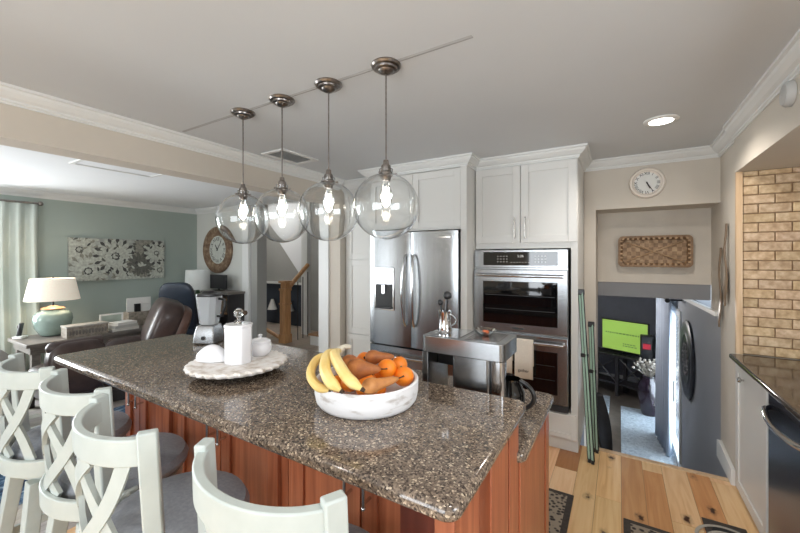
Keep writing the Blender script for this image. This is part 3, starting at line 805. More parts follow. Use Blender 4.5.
# ================================================================== PENDANTS
def make_pendant():
    r = thing('globe_pendant_light', '', 'pendant light')
    b = B(); b.lathe([(0.004, 0), (0.068, 0), (0.070, -0.006), (0.064, -0.014), (0.052, -0.016), (0.050, -0.024), (0.036, -0.027), (0.030, -0.036), (0.014, -0.044), (0.004, -0.046)], n=36, cap=True)
    b.obj('canopy', pewter_m, r, True)
    B().tube([(0, 0, -0.04), (0, 0, -0.455)], 0.0035, 10).obj('rod', pewter_m, r, True)
    b = B(); b.lathe([(0.004, -0.43), (0.012, -0.435), (0.014, -0.452), (0.022, -0.46), (0.024, -0.485), (0.030, -0.490), (0.031, -0.506), (0.024, -0.512), (0.02, -0.53), (0.004, -0.531)], n=24, cap=True)
    for k in range(3):
        a = k*2*PI/3+0.4
        b.tube([(0.03*math.cos(a), 0.03*math.sin(a), -0.498), (0.044*math.cos(a), 0.044*math.sin(a), -0.498)], 0.003, 8); b.sphere((0.046*math.cos(a), 0.046*math.sin(a), -0.498), 0.005, 8, 6)
    b.obj('socket', pewter_m, r, True)
    # globe: hollow sphere with a neck
    C0 = -0.645; Ro = 0.150; th = 0.0018
    def prof(R, neck):
        p = []
        a0 = math.asin(0.03/R)
        p.append((neck, C0+R*math.cos(a0)+0.022))
        for i in range(33):
            a = a0+(PI-a0)*i/32; p.append((max(R*math.sin(a), 0.001), C0+R*math.cos(a)))
        return p
    po = prof(Ro, 0.032); pi_ = prof(Ro-th, 0.030)
    b = B(); rs = []
    for R_, z in po + pi_[::-1]:
        rs.append([(R_*math.cos(2*PI*k/56), R_*math.sin(2*PI*k/56), z) for k in range(56)])
    vr = b.rings(rs, cap=False)
    for i in range(56):
        j = (i+1) % 56; b._f([vr[-1][i], vr[-1][j], vr[0][j], vr[0][i]])
    b.obj('globe_shade', globe_m, r, True)
    b = B(); b.lathe([(0.012, -0.53), (0.014, -0.545), (0.026, -0.575), (0.030, -0.60), (0.026, -0.625), (0.014, -0.645), (0.002, -0.652)], n=24)
    bu = b.obj('bulb', glass_m, r, True)
    b = B()
    for k in range(4):
        a = k*PI/2+0.4
        b.tube([(0.008*math.cos(a), 0.008*math.sin(a), -0.56), (0.012*math.cos(a+0.5), 0.012*math.sin(a+0.5), -0.625)], 0.0016, 6)
    b.obj('filament', bulb_m, bu)
    l = bpy.data.lights.new('pendant_glow', 'POINT'); l.energy = 5; l.color = (1, 0.92, 0.82); l.shadow_soft_size = 0.02
    lo = bpy.data.objects.new('pendant_glow', l); COL.objects.link(lo); lo.parent = r; lo.location = (0, 0, -0.60)
    return r
pend = make_pendant()
for i, (x, lab) in enumerate([(-1.942, 'clear glass globe pendant, leftmost, in front of the round wall clock'), (-1.600, 'clear glass globe pendant second from the left'),
                              (-1.258, 'clear glass globe pendant second from the right'), (-0.911, 'clear glass globe pendant rightmost, in front of the refrigerator cabinets')]):
    o = pend if i == 0 else copy_tree(pend)
    o.location = (x, 1.383, CZ); o['label'] = lab; o['category'] = 'pendant light'; o['group'] = 'globe pendants over the island'

# recessed ceiling lights
def downlight(x, y, lab, power=14):
    r = thing('recessed_ceiling_light', lab, 'ceiling light', (x, y, CZ), group='recessed kitchen downlights')
    b = B(); b.lathe([(0.066, -0.0005), (0.095, -0.0005), (0.095, -0.006), (0.085, -0.011), (0.066, -0.011), (0.066, -0.0005)], n=36); b.obj('trim_ring', lred_m, r, True)
    b = B(); b.lathe([(0.001, -0.004), (0.066, -0.004), (0.066, -0.008), (0.001, -0.008)], n=36); b.obj('lens', lens_m, r)
    l = bpy.data.lights.new('downlight_beam', 'SPOT'); l.energy = power; l.spot_size = math.radians(150); l.spot_blend = 0.6; l.color = (1, 0.93, 0.85); l.shadow_soft_size = 0.05
    lo = bpy.data.objects.new('downlight_beam', l); COL.objects.link(lo); lo.parent = r; lo.location = (0, 0, -0.02)
downlight(0.226, 2.842, 'round lit recessed light in the kitchen ceiling', 34)
downlight(0.15, 0.6, 'added recessed light above the camera position, out of view', 26)  # unseen lamp, added for fill
downlight(-1.6, -0.6, 'added recessed light behind the bar stools, out of view', 26)  # another fill lamp added out of view
downlight(-1.3, 2.3, 'recessed light in front of refrigerator', 4) if False else None

# ceiling vents
def vent(name, x0, x1, y0, y1, lab, cat):
    r = thing(name, lab, cat, ((x0+x1)/2, (y0+y1)/2, CZ))
    hx, hy = (x1-x0)/2, (y1-y0)/2; f = 0.035
    b = B(); b.box(-hx, hx, -hy, -hy+f, -0.012, 0); b.box(-hx, hx, hy-f, hy, -0.012, 0); b.box(-hx, -hx+f, -hy+f, hy-f, -0.012, 0); b.box(hx-f, hx, -hy+f, hy-f, -0.012, 0)
    b.obj('frame', trim_m, r, bevel=0.003)
    return r, hx-f, hy-f
r, a, c = vent('ceiling_vent', -2.57, -2.30, 2.0, 2.40, 'square louvred air vent in the kitchen ceiling by the beam', 'vent')
B().box(-a, a, -c, c, -0.002, 0).obj('backing', dark_m, r)
for k in range(8):
    B().obox((-a+2*a*(k+0.5)/8, 0, -0.007), (0.014, 2*c, 0.002), (0, 0.6, 0)).obj('slat', trim_m, r)
r, a, c = vent('ceiling_hatch', -4.34, -3.96, 1.28, 1.98, 'white framed return air panel in living room ceiling', 'ceiling panel')
B().box(-a, a, -c, c, -0.006, 0).obj('panel', lceil_m, r)
r = thing('smoke_detector', 'small round grey detector on the right soffit', 'detector', (0.664, 2.31, 2.30))
B().lathe([(0.002, -0.034), (0.045, -0.030), (0.056, -0.018), (0.058, -0.001), (0.002, -0.001)], n=28, axis='x').obj('housing', plain('grey_plastic', (180, 180, 178), 0.5), r, True)

# ================================================================== FRUIT BOWL
BX, BY, BZ = -0.745, 1.012, 1.07
r = thing('fruit_bowl', 'low round whitewashed bowl heaped with fruit on the bar', 'bowl', (BX, BY, BZ))
po = [(0.002, 0.0005), (0.150, 0.0005), (0.162, 0.004), (0.171, 0.016), (0.176, 0.040), (0.177, 0.079), (0.173, 0.083), (0.166, 0.080), (0.163, 0.050), (0.156, 0.028), (0.140, 0.018), (0.002, 0.016)]
B().lathe(po, n=56).obj('body', bowl_m, r, True)
def orange(x, y, z, rad, lab, grp='oranges in the fruit bowl'):
    r = thing('orange', lab, 'orange', (x, y, z-rad), group=grp)
    rt = Euler((random.uniform(-1, 1), random.uniform(-1, 1), 0))
    B().sphere((0, 0, rad), rad, 28, 18, (1, 1, 0.95), rt).obj('peel', orange_m, r, True)
    p = Vector((0, 0, rad)) + rt.to_matrix() @ Vector((0, 0, rad*0.95))
    B().sphere(p, 0.0035, 8, 6).obj('stem_scar', green_leaf_m, r, True)
for a in ((-0.688, 1.05, 1.178, 0.034, 'orange high in the middle of the bowl, right of the brown pears'),
          (-0.700, 1.150, 1.163, 0.032, 'orange at the back right rim of the bowl'),
          (-0.637, 1.078, 1.152, 0.035, 'large orange against the right side of the bowl'),
          (-0.835, 1.120, 1.168, 0.032, 'orange at the back of the bowl behind round pear'),
          (-0.685, 0.925, 1.148, 0.033, 'orange at the front of the bowl between banana tip and pear'),
          (-0.765, 0.945, 1.146, 0.030, 'orange at the front, half hidden under the bananas'),
          (-0.765, 1.04, 1.122, 0.035, 'orange low in the bowl, buried under the middle fruit'),
          (-0.70, 1.005, 1.118, 0.032, 'orange low in the bowl under front pear'),
          (-0.835, 1.045, 1.122, 0.034, 'orange low in the bowl under the round pear'),
          (-0.84, 0.965, 1.120, 0.033, 'orange low in the bowl beneath the banana curve'),
          (-0.755, 1.115, 1.122, 0.034, 'orange low at the back, under the rear pear')):
    orange(*a)
def pear(base, tip, rad, lab, m):
    base = Vector(base); tip = Vector(tip); L = (tip-base).length
    q = (tip-base).to_track_quat('Z', 'Y')
    r = thing('pear', lab, 'pear', tuple(base), group='pears in the fruit bowl'); r.rotation_euler = q.to_euler()
    pr = [(0.001, -rad), (rad*0.5, -rad*0.87), (rad*0.85, -rad*0.52), (rad, 0), (rad*0.93, rad*0.5), (rad*0.72, rad*1.0), (rad*0.5, L*0.68), (rad*0.36, L*0.86), (rad*0.2, L*0.97), (0.001, L)]
    o = B().lathe(pr, n=28).obj('flesh', m, r, True)
    B().tube([(0, 0, L-0.004), (0.002, 0, L+0.010), (0.006, 0, L+0.020)], [0.0025, 0.002, 0.003], 8).obj('stem', btip_m, r, True)
    B().sphere((0, 0, -rad), 0.005, 8, 6).obj('blossom_end', btip_m, r, True)
pear((-0.812, 1.000, 1.186), (-0.872, 1.065, 1.175), 0.034, 'reddish brown pear, blossom end facing out, beside the bananas', pear_m)
pear((-0.742, 0.945, 1.196), (-0.668, 0.985, 1.196), 0.034, 'brown pear on top in the middle of the bowl', pear_m)
pear((-0.775, 1.085, 1.196), (-0.705, 1.125, 1.200), 0.027, 'brown pear lying at the back of the bowl', pear_m)
pear((-0.618, 0.965, 1.158), (-0.560, 1.035, 1.185), 0.026, 'x', pear2_m) if False else None
pear((-0.655, 0.905, 1.166), (-0.600, 0.985, 1.178), 0.026, 'golden brown pear along the front right rim of bowl', pear2_m)
bn = thing('banana_bunch', 'bunch of ripe yellow bananas over the left rim of bowl', 'bananas', (-0.87, 1.01, 1.20))
def banana(pts, rad):
    P = [Vector(p) - Vector((-0.87, 1.01, 1.20)) for p in pts]
    # Catmull-Rom
    out = []
    Q = [P[0]*2-P[1]] + P + [P[-1]*2-P[-2]]
    for i in range(1, len(Q)-2):
        for k in range(6):
            t = k/6; a, b_, c, d = Q[i-1], Q[i], Q[i+1], Q[i+2]
            out.append(0.5*((2*b_)+(c-a)*t+(2*a-5*b_+4*c-d)*t*t+(3*b_-a-3*c+d)*t**3))
    out.append(P[-1]); n = len(out)
    rr = []
    for i in range(n):
        u = i/(n-1)
        rr.append(rad*min(1, 0.34+u*3.2, 0.30+(1-u)*4.5))
    o = B().tube(out, rr, 7).obj('banana', banana_m, bn, True)
    o.modifiers.new('sub', 'SUBSURF').render_levels = 1
    B().tube([out[-1]-(out[-1]-out[-2])*0.3, out[-1]+(out[-1]-out[-2]).normalized()*0.008], [rad*0.36, rad*0.26], 8).obj('tip', btip_m, o, True)
banana([(-0.860, 1.010, 1.225), (-0.848, 0.930, 1.230), (-0.790, 0.852, 1.214), (-0.740, 0.820, 1.192), (-0.702, 0.826, 1.168)], 0.0205)
banana([(-0.864, 1.008, 1.228), (-0.815, 0.925, 1.236), (-0.742, 0.868, 1.222), (-0.685, 0.842, 1.200), (-0.640, 0.846, 1.178)], 0.0205)
banana([(-0.885, 1.005, 1.215), (-0.905, 0.940, 1.206), (-0.868, 0.868, 1.182), (-0.810, 0.838, 1.160), (-0.760, 0.842, 1.152)], 0.017)
B().tube([(-0.006, 0.0, 0.012), (0.0, 0.012, 0.028), (0.012, 0.022, 0.036)], [0.016, 0.013, 0.010], 10).sphere((0.018, 0.024, 0.036), 0.014, 10, 8, (1.3, 1, 0.7)).obj('bunch_stem', bstem_m, bn, True)

# ================================================================== TRAY WITH PORCELAIN
TX, TY = -1.401, 0.975
r = thing('footed_tray', 'round whitewashed wicker tray on a low foot', 'tray', (TX, TY, 1.07))
B().lathe([(0.002, 0.0005), (0.085, 0.0005), (0.088, 0.006), (0.075, 0.012), (0.07, 0.03), (0.002, 0.03)], n=40).obj('foot', dark_m, r, True)
b = B(); rs = []
N = 120
for (rad, z, sc) in ((0.002, 0.030, 0), (0.15, 0.030, 0), (0.186, 0.031, 0.4)):
    rs.append([((rad+0.006*sc*math.sin(k*2*PI/N*30))*math.cos(2*PI*k/N), (rad+0.006*sc*math.sin(k*2*PI/N*30))*math.sin(2*PI*k/N), z) for k in range(N)])
b.rings(rs, cap=False); b.obj('wicker_base', wicker_m, r, True)
b = B(); rs = []
for (rad, z, sc) in ((0.186, 0.031, 0.4), (0.195, 0.036, 1), (0.198, 0.043, 1), (0.193, 0.050, 1), (0.178, 0.052, 0.6), (0.16, 0.048, 0), (0.002, 0.047, 0)):
    rs.append([((rad+0.006*sc*math.sin(k*2*PI/N*30))*math.cos(2*PI*k/N), (rad+0.006*sc*math.sin(k*2*PI/N*30))*math.sin(2*PI*k/N), z+0.002*sc*math.cos(k*2*PI/N*30)) for k in range(N)])
b.rings(rs, cap=False); b.obj('rim_and_top', whitemarble_m, r, True)
r = thing('porcelain_canister', 'tall white eight sided porcelain canister in the tray centre', 'canister', (-1.385, 0.965, 1.118))
pts = [(0.056*math.cos(a), 0.056*math.sin(a)) for a in [math.radians(22.5+45*k) for k in range(8)]]
def oct_(h0, h1, s): return [(x*s, y*s) for x, y in pts]
B().prism(oct_(0, 0, 1), 0, 0.150, 'z').obj('body', porc_m, r, bevel=0.003)
ld = B().prism(oct_(0, 0, 1.05), 0.1505, 0.163, 'z').obj('lid', porc_m, r, bevel=0.002)
r = thing('glass_stopper_bottle', 'small clear glass bottle with dark stopper on white canister', 'bottle', (-1.385, 0.965, 1.282))
B().lathe([(0.001, 0), (0.018, 0), (0.02, 0.006), (0.016, 0.012), (0.007, 0.016), (0.007, 0.024), (0.018, 0.034), (0.02, 0.046), (0.014, 0.06), (0.001, 0.066)], n=20).obj('glass', glass_m, r, True)
B().sphere((0.026, 0.012, 0.045), 0.011, 10, 8).obj('stopper', btip_m, r, True)
r = thing('porcelain_scoop', 'white curved porcelain dish leaning on the left of tray', 'dish', (-1.50, 0.925, 1.118), rz=0.5)
b = B(); rs = []
for i in range(13):
    u = i/12; x = -0.065+0.13*u; h = 0.066*math.sin(PI*min(1, 0.12+u*0.85))**0.7; wd = 0.045*math.sin(PI*(0.12+0.76*u))**0.6
    rs.append([(x, wd*math.cos(PI*k/12), 0.003+h*math.sin(PI*k/12)) for k in range(13)])
b.rings(rs, cap=True, closed=True); b.obj('dish_body', porc_m, r, True)
r = thing('porcelain_sugar_pot', 'small white lidded porcelain pot behind the canister on tray', 'pot', (-1.40, 1.085, 1.118))
B().lathe([(0.001, 0), (0.03, 0), (0.046, 0.015), (0.052, 0.035), (0.047, 0.055), (0.040, 0.062), (0.001, 0.062)], n=32).obj('pot_body', porc_m, r, True)
ld = B().lathe([(0.047, 0.0625), (0.045, 0.068), (0.03, 0.076), (0.008, 0.080), (0.007, 0.086), (0.012, 0.092), (0.001, 0.097)], n=32, cap=True).obj('lid', porc_m, r, True)

# ================================================================== BLENDER
r = thing('blender', 'clear jar countertop blender with black lid at far edge of the bar', 'blender', (-2.03, 1.225, 1.07), rz=0.5); r.scale = (0.72, 0.72, 0.70)
bb = B(); rs = []
for z, h in ((0.002, 0.082), (0.02, 0.084), (0.09, 0.078), (0.145, 0.066), (0.155, 0.062)):
    rs.append([(-h, -h, z), (h, -h, z), (h, h, z), (-h, h, z)])
bb.rings(rs); bs = bb.obj('base', steel_m, r, bevel=0.008)
B().lathe([(0.001, -0.020), (0.014, -0.020), (0.016, 0), (0.001, 0)], (0, -0.087, 0.055), n=20, axis='y').obj('knob', black_m, bs, True)
def sq(h, z, c=0.25): return [(-h, -h*c, z), (-h*c, -h, z), (h*c, -h, z), (h, -h*c, z), (h, h*c, z), (h*c, h, z), (-h*c, h, z), (-h, h*c, z)]
bb = B(); bb.rings([sq(0.001, 0.156, 0.5), sq(0.058, 0.157, 0.5), sq(0.064, 0.18, 0.5), sq(0.082, 0.385, 0.6), sq(0.0805, 0.385, 0.6), sq(0.0625, 0.182, 0.5), sq(0.056, 0.160, 0.5), sq(0.001, 0.159, 0.5)], cap=False)
gj = glassmat('clear_blender_plastic', (0.86, 0.88, 0.90), 0.12, 1.2); gj.node_tree.nodes['Principled BSDF'].inputs['Transmission Weight'].default_value = 0.72
jr = bb.obj('jar', gj, r, True)
bb = B(); bb.tube([(0.076, 0.0, 0.365), (0.125, 0.0, 0.36), (0.13, 0.0, 0.31), (0.105, 0.0, 0.22), (0.066, 0.0, 0.22)], 0.011, 10); bb.obj('jar_handle', black_m, jr, True)
bb = B(); bb.rings([sq(0.082, 0.386, 0.6), sq(0.082, 0.408, 0.6), sq(0.05, 0.413, 0.6), sq(0.035, 0.430, 0.6)]); bb.obj('lid', black_m, r, bevel=0.003)
B().lathe([(0.001, 0.165), (0.03, 0.168), (0.012, 0.185), (0.001, 0.195)], n=12).obj('blade', steelh_m, jr, True)
o = B().box(-2.39, -2.14, 1.32, 1.56, 0.9205, 0.924) if False else None

# ================================================================== COFFEE MACHINE
r = thing('coffee_machine', 'boxy stainless steel coffee machine on the lower counter', 'coffee machine', (-0.71, 1.345, 0.92))
def rr(x0, x1, y0, y1, rc): 
    p = []
    for cx, cy, a0 in ((x1-rc, y1-rc, 0), (x0+rc, y1-rc, 90), (x0+rc, y0+rc, 180), (x1-rc, y0+rc, 270)):
        for k in range(5): p.append((cx+rc*math.cos(math.radians(a0+k*22.5)), cy+rc*math.sin(math.radians(a0+k*22.5))))
    return p
B().prism(rr(0, 0.345, 0, 0.215, 0.022), 0.25, 0.318, 'z').obj('head', steel_m, r, True, bevel=0.003)
B().prism(rr(0.002, 0.03, 0.002, 0.213, 0.006), 0.028, 0.2495, 'z').obj('left_leg', steel_m, r, True)
B().prism(rr(0.135, 0.29, 0.004, 0.205, 0.018), 0.028, 0.2495, 'z').obj('column', steel_m, r, True)
B().prism(rr(0.29, 0.343, 0.002, 0.06, 0.018), 0.028, 0.2495, 'z').obj('corner_post', steelh_m, r, True)
B().prism(rr(0, 0.345, 0, 0.215, 0.022), 0.001, 0.0275, 'z').obj('base_plate', dark_m, r, True, bevel=0.003)
B().box(0.03, 0.135, 0.10, 0.19, 0.18, 0.2495).obj('brew_group', black_m, r, bevel=0.004)
B().box(0.012, 0.16, 0.015, 0.20, 0.3185, 0.320).obj('tank_lid', steelh_m, r, bevel=0.002)
b = B()
for k in range(12): b.box(0.185+k*0.011, 0.190+k*0.011, 0.02, 0.195, 0.3185, 0.3205)
b.obj('cup_grille', steelh_m, r)
b = B(); b.lathe([(0.001, 0.006), (0.05, 0.006), (0.056, 0.03), (0.054, 0.08), (0.036, 0.12), (0.038, 0.13)], (0.335, 0.135, 0.028), n=28); b.obj('carafe', bglass_m, r, True)
b = B(); b.tube(stepped(lambda t: (0.378+0.052*math.sin(PI*t)**0.7 if 0 < t < 1 else 0.376, 0.135-0.02, 0.045+0.115*t), 11), 0.0085, 10); b.obj('carafe_handle', black_m, r, True)
# utensil cup
r = thing('glass_handled_mug', 'small clear handled mug holding black scoops on coffee machine', 'mug', (-0.640, 1.43, 1.2400))
B().lathe([(0.001, 0.001), (0.026, 0.001), (0.03, 0.012), (0.026, 0.03), (0.027, 0.085), (0.030, 0.095), (0.028, 0.095), (0.025, 0.085), (0.024, 0.03), (0.026, 0.014), (0.001, 0.008)], n=28).obj('cup', steelh_m, r, True)
B().tube(stepped(lambda t: (0.026+0.026*math.sin(PI*t), 0.0, 0.03+0.052*t), 9), 0.003, 8).obj('handle', steelh_m, r, True)
for nm, dx, h, rd, lab in (('coffee_scoop', 0.008, 0.150, 0.019, 'tall black round headed scoop standing in the mug'), ('coffee_scoop', -0.016, 0.118, 0.013, 'shorter black round headed scoop leaning left in the mug')):
    q = thing(nm, lab, 'scoop', (-0.640, 1.43, 1.250), group='black scoops in the mug')
    B().tube([(0, 0, 0.004), (dx*1.2, 0, h-rd)], 0.004 if rd < 0.015 else 0.006, 8).obj('handle', black_m, q, True)
    B().sphere((dx*1.4, 0, h), rd, 16, 10, (1, 0.6, 1)).obj('bowl', black_m, q, True)
r = thing('glass_candy_dish', 'small fluted clear glass dish with orange pieces on coffee machine', 'dish', (-0.475, 1.47, 1.2410))
b = B(); rs = []
for rad, z, sc in ((0.001, 0.0005, 0), (0.024, 0.0005, 0), (0.04, 0.010, 0.6), (0.046, 0.024, 1), (0.044, 0.024, 1), (0.037, 0.012, 0.6), (0.022, 0.004, 0), (0.001, 0.004, 0)):
    rs.append([((rad+0.003*sc*math.sin(k*2*PI/48*8))*math.cos(2*PI*k/48), (rad+0.003*sc*math.sin(k*2*PI/48*8))*math.sin(2*PI*k/48), z) for k in range(48)])
b.rings(rs, cap=False); b.obj('dish_body', glass_m, r, True)
B().sphere((-0.006, 0.004, 0.012), 0.008, 8, 6).sphere((0.008, -0.003, 0.012), 0.009, 8, 6).sphere((0.001, 0.010, 0.011), 0.007, 8, 6).obj('candy', plain('orange_candy', (222, 110, 60), 0.3), r, True)

# ================================================================== RIGHT COUNTER
o = B().box(0.63, 1.40, 0.6, 3.244, 0.885, 0.92).obj('side_countertop', stone2_m, bevel=0.012, seg=3)
tag(o, 'dark speckled stone countertop along the right wall by the tile', 'countertop')
def faceX(b, y0, y1, z0, z1, x, fr=0.06, t=0.02, rec=0.01):
    b.box(x+rec, x+t, y0, y1, z0, z1)
    b.box(x, x+rec, y0, y0+fr, z0, z1); b.box(x, x+rec, y1-fr, y1, z0, z1); b.box(x, x+rec, y0+fr, y1-fr, z0, z0+fr); b.box(x, x+rec, y0+fr, y1-fr, z1-fr, z1)
    return b
r = thing('base_cabinet', 'narrow white base cabinet with round knob at the counter end', 'cabinet', (0.66, 2.93, 0))
B().box(0.02, 0.70, -0.31, 0.31, 0.0, 0.884).obj('body', cab_m, r, bevel=0.002)
d = faceX(B(), -0.30, 0.295, 0.05, 0.875, 0).obj('door', cab_m, r, bevel=0.002)
B().lathe([(0.006, 0), (0.006, -0.012), (0.015, -0.016), (0.018, -0.024), (0.012, -0.030), (0.001, -0.031)], (0, 0.10, 0.80), n=20, axis='x').obj('knob', chrome_m, d, True)
r = thing('dishwasher', 'dark steel dishwasher with curved bar handle under the side counter', 'dishwasher', (0.66, 2.30, 0))
B().box(0.02, 0.64, -0.305, 0.305, 0.10, 0.88).obj('body', dark_m, r)
d = B().box(0, 0.0195, -0.30, 0.30, 0.11, 0.875).obj('door', plain('dark_stainless_steel', (70, 76, 92), 0.22, 0.9, var=0.1, scale=30), r, bevel=0.004)
b = B().tube(stepped(lambda t: (-0.012-0.045*math.sin(PI*t)**0.6 if 0 < t < 1 else 0.0, -0.27+0.54*t, 0.80-0.02*math.sin(PI*t)), 17), 0.013, 12); b.obj('handle', steelh_m, d, True)
B().box(0.03, 0.62, -0.30, 0.30, 0, 0.10).obj('toe_kick', black_m, r)
r = thing('sink_base_cabinet', 'white base cabinet nearest the camera under side counter', 'cabinet', (0.66, 1.30, 0))
B().box(0.02, 0.70, -0.68, 0.69, 0.0, 0.884).obj('body', cab_m, r, bevel=0.002)
for a in (-0.67, 0.01):
    d = faceX(B(), a, a+0.66, 0.05, 0.875, 0).obj('door', cab_m, r, bevel=0.002)
    B().lathe([(0.006, 0), (0.006, -0.012), (0.015, -0.016), (0.018, -0.024), (0.012, -0.030), (0.001, -0.031)], (0, a+(0.60 if a < 0 else 0.06), 0.80), n=20, axis='x').obj('knob', chrome_m, d, True)

# ================================================================== WALL THINGS, RIGHT
def numerals(parent, R, size, mat, y, roman=True):
    rom = ['XII', 'I', 'II', 'III', 'IIII', 'V', 'VI', 'VII', 'VIII', 'IX', 'X', 'XI']
    for i, s in enumerate(rom):
        a = math.radians(30*i)
        text_obj(s, size, mat, parent, Matrix.Translation((R*math.sin(a), y, R*math.cos(a))) @ Matrix.Rotation(a, 4, 'Y') @ FACE_Y, 'numeral')
def hand(parent, ang, L, wd, y, name):
    a = math.radians(ang); c, s = math.cos(a), math.sin(a)
    b = B(); pts = [(-wd, -L*0.12), (wd, -L*0.12), (wd*0.5, L), (-wd*0.5, L)]
    b.prism([(x*c+z*s, -x*s+z*c) for x, z in pts], y-0.002, y, 'y'); b.obj(name, ink_m, parent)
r = thing('wall_clock', 'small round cream wall clock above the stair opening', 'clock', (0.20, 3.749, 2.20))
B().lathe([(0.09, 0.001), (0.130, 0.001), (0.130, 0.018), (0.121, 0.032), (0.108, 0.032), (0.101, 0.018), (0.09, 0.014)], n=48, axis='y').obj('rim', plain('cream_clock_rim', (226, 216, 204), 0.4), r, True)
B().lathe([(0.001, 0.001), (0.104, 0.001), (0.104, 0.014), (0.001, 0.014)], n=48, axis='y').obj('dial', paper_m, r)
numerals(r, 0.080, 0.034, ink_m, -0.0150)
hand(r, 156, 0.055, 0.006, -0.018, 'hour_hand'); hand(r, 150, 0.085, 0.004, -0.0205, 'minute_hand')
# basket
r = thing('woven_wall_basket', 'shallow rectangular woven basket hung in the stair niche', 'basket', (0.268, 4.088, 1.62))
W, H = 0.275, 0.14
def rrect(w, h, rc, y, n=5):
    p = []
    for cx, cz, a0 in ((w-rc, h-rc, 0), (-w+rc, h-rc, 90), (-w+rc, -h+rc, 180), (w-rc, -h+rc, 270)):
        for k in range(n): p.append((cx+rc*math.cos(math.radians(a0+k*90/(n-1))), y, cz+rc*math.sin(math.radians(a0+k*90/(n-1)))))
    return p
b = B(); b.rings([rrect(W-0.035, H-0.035, 0.03, -0.002), rrect(W-0.03, H-0.03, 0.03, -0.012), rrect(W-0.01, H-0.01, 0.035, -0.07), rrect(W-0.016, H-0.016, 0.035, -0.07), rrect(W-0.035, H-0.035, 0.03, -0.014)], cap=True)
b.obj('shell', basketd_m, r, True)
b = B()
for k in range(14):
    x = -W+0.05+(2*W-0.10)*k/13
    for j in range(6):
        z = -H+0.045+(2*H-0.09)*j/5
        if (k+j) % 2 == 0: b.obox((x, -0.018, z), (0.036, 0.004, 0.040))
for k in range(13):
    x = -W+0.035+(2*W-0.07)*k/12
    for s in (-1, 1): b.obox((x, -0.072, s*(H-0.02)), (0.018, 0.006, 0.022))
for k in range(6):
    z = -H+0.045+(2*H-0.09)*k/5
    for s in (-1, 1): b.obox((s*(W-0.02), -0.072, z), (0.022, 0.006, 0.016))
b.obj('weave', basket_m, r)
b = B(); b.rings([rrect(W+0.004, H+0.004, 0.04, -0.062), rrect(W+0.004, H+0.004, 0.04, -0.080), rrect(W-0.012, H-0.012, 0.035, -0.080), rrect(W-0.012, H-0.012, 0.035, -0.062)], cap=False); b.obj('rim', basketd_m, r, True)
b = B()
for s in (-1, 1): b.tube([(-s*(W-0.06), -0.026, -H+0.05), (0, -0.032, 0), (s*(W-0.06), -0.026, H-0.05)], 0.007, 8)
b.obj('crossing_strips', basket_m, r, True)
# wooden spoons on right wall (facing -X)
for y, zt, L, lab in ((3.49, 1.81, 0.60, 'large pale wooden spoon on the right wall, nearer the tile'), (3.665, 1.64, 0.61, 'large pale wooden spoon on the right wall, nearer the stair')):
    r = thing('wall_spoon', lab, 'wooden spoon', (0.678, y, zt-L/2), group='wooden spoons on the right wall')
    b = B(); rs = []
    for i in range(17):
        u = i/16; z = L/2-L*u
        wd = 0.022-0.008*u*2 if u < 0.5 else 0.014+0.030*math.sin(PI*min(1, (u-0.5)/0.5))
        if u > 0.97: wd = 0.012
        off = 0.006+0.010*math.sin(PI*u*1.6)**2
        rs.append([(-off-0.010, wd*math.cos(a), z) if False else (-off-0.008*(0.5+0.5*math.sin(a))*1.6, wd*math.cos(a), z) for a in [2*PI*k/12 for k in range(12)]])
    b.rings(rs); b.obj('carved_body', spoon_m, r, True)
# round medallion on the stair wall
r = thing('wall_medallion', 'large round dark carved medallion on the blue grey stair wall', 'wall decor', (0.679, 5.28, 0.40))
B().lathe([(0.02, -0.001), (0.44, -0.001), (0.445, -0.02), (0.42, -0.035), (0.36, -0.030), (0.30, -0.025), (0.28, -0.035), (0.26, -0.025), (0.02, -0.022)], n=56, axis='x', cap=True).obj('disc', plain('dark_bronze', (58, 60, 68), 0.4, 0.3, var=0.3, scale=20), r, True)
b = B()
for k in range(20):
    a = 2*PI*k/20
    b.sphere((-0.034, 0.17*math.cos(a), 0.17*math.sin(a)), 0.02, 8, 6, (0.4, 1, 1)); b.sphere((-0.034, 0.09*math.cos(a), 0.09*math.sin(a)), 0.012, 8, 6, (0.4, 1, 1))
b.obj('carving', plain('pale_pewter_carving', (140, 136, 140), 0.5, 0.2, var=0.2), r, True)

# folded green rack leaning at the cabinet side
def rack(foot, top, lab, L2=None):
    f = Vector(foot); t = Vector(top)
    r = thing('folded_rack', lab, 'folding rack', foot)
    d = t-f; side = Vector((0.85, -0.5, 0)).normalized()
    for k, off in enumerate((-0.014, 0.014)):
        b = B(); b.tube([side*off+Vector((0, 0, 0.02)), side*off*0.8+d], 0.0095, 8); b.obj('rail', mint_m, r, True)
    for off in (-0.026, 0.0, 0.026):
        b = B(); b.tube([side*off+Vector((0, 0, 0.02)), side*off*0.8+d*0.985], 0.0050, 6); b.obj('black_edge', black_m, r, True)
    for off in (-0.014, 0.014):
        B().obox(side*off+Vector((0, 0, 0.0145)), (0.022, 0.03, 0.028)).obj('foot', black_m, r, bevel=0.003)
    B().obox(d, (0.05, 0.03, 0.045)).obj('top_clip', black_m, r, bevel=0.006)
    B().obox(d*0.62, (0.055, 0.03, 0.03)).obj('hinge', black_m, r, bevel=0.006)
rack((-0.185, 3.115, 0), (-0.262, 3.21, 1.29), 'folded mint green and black rack leaning nearest the oven cabinet')
rack((-0.165, 3.31, 0), (-0.205, 3.46, 1.0), 'shorter folded mint green rack behind the taller rack')

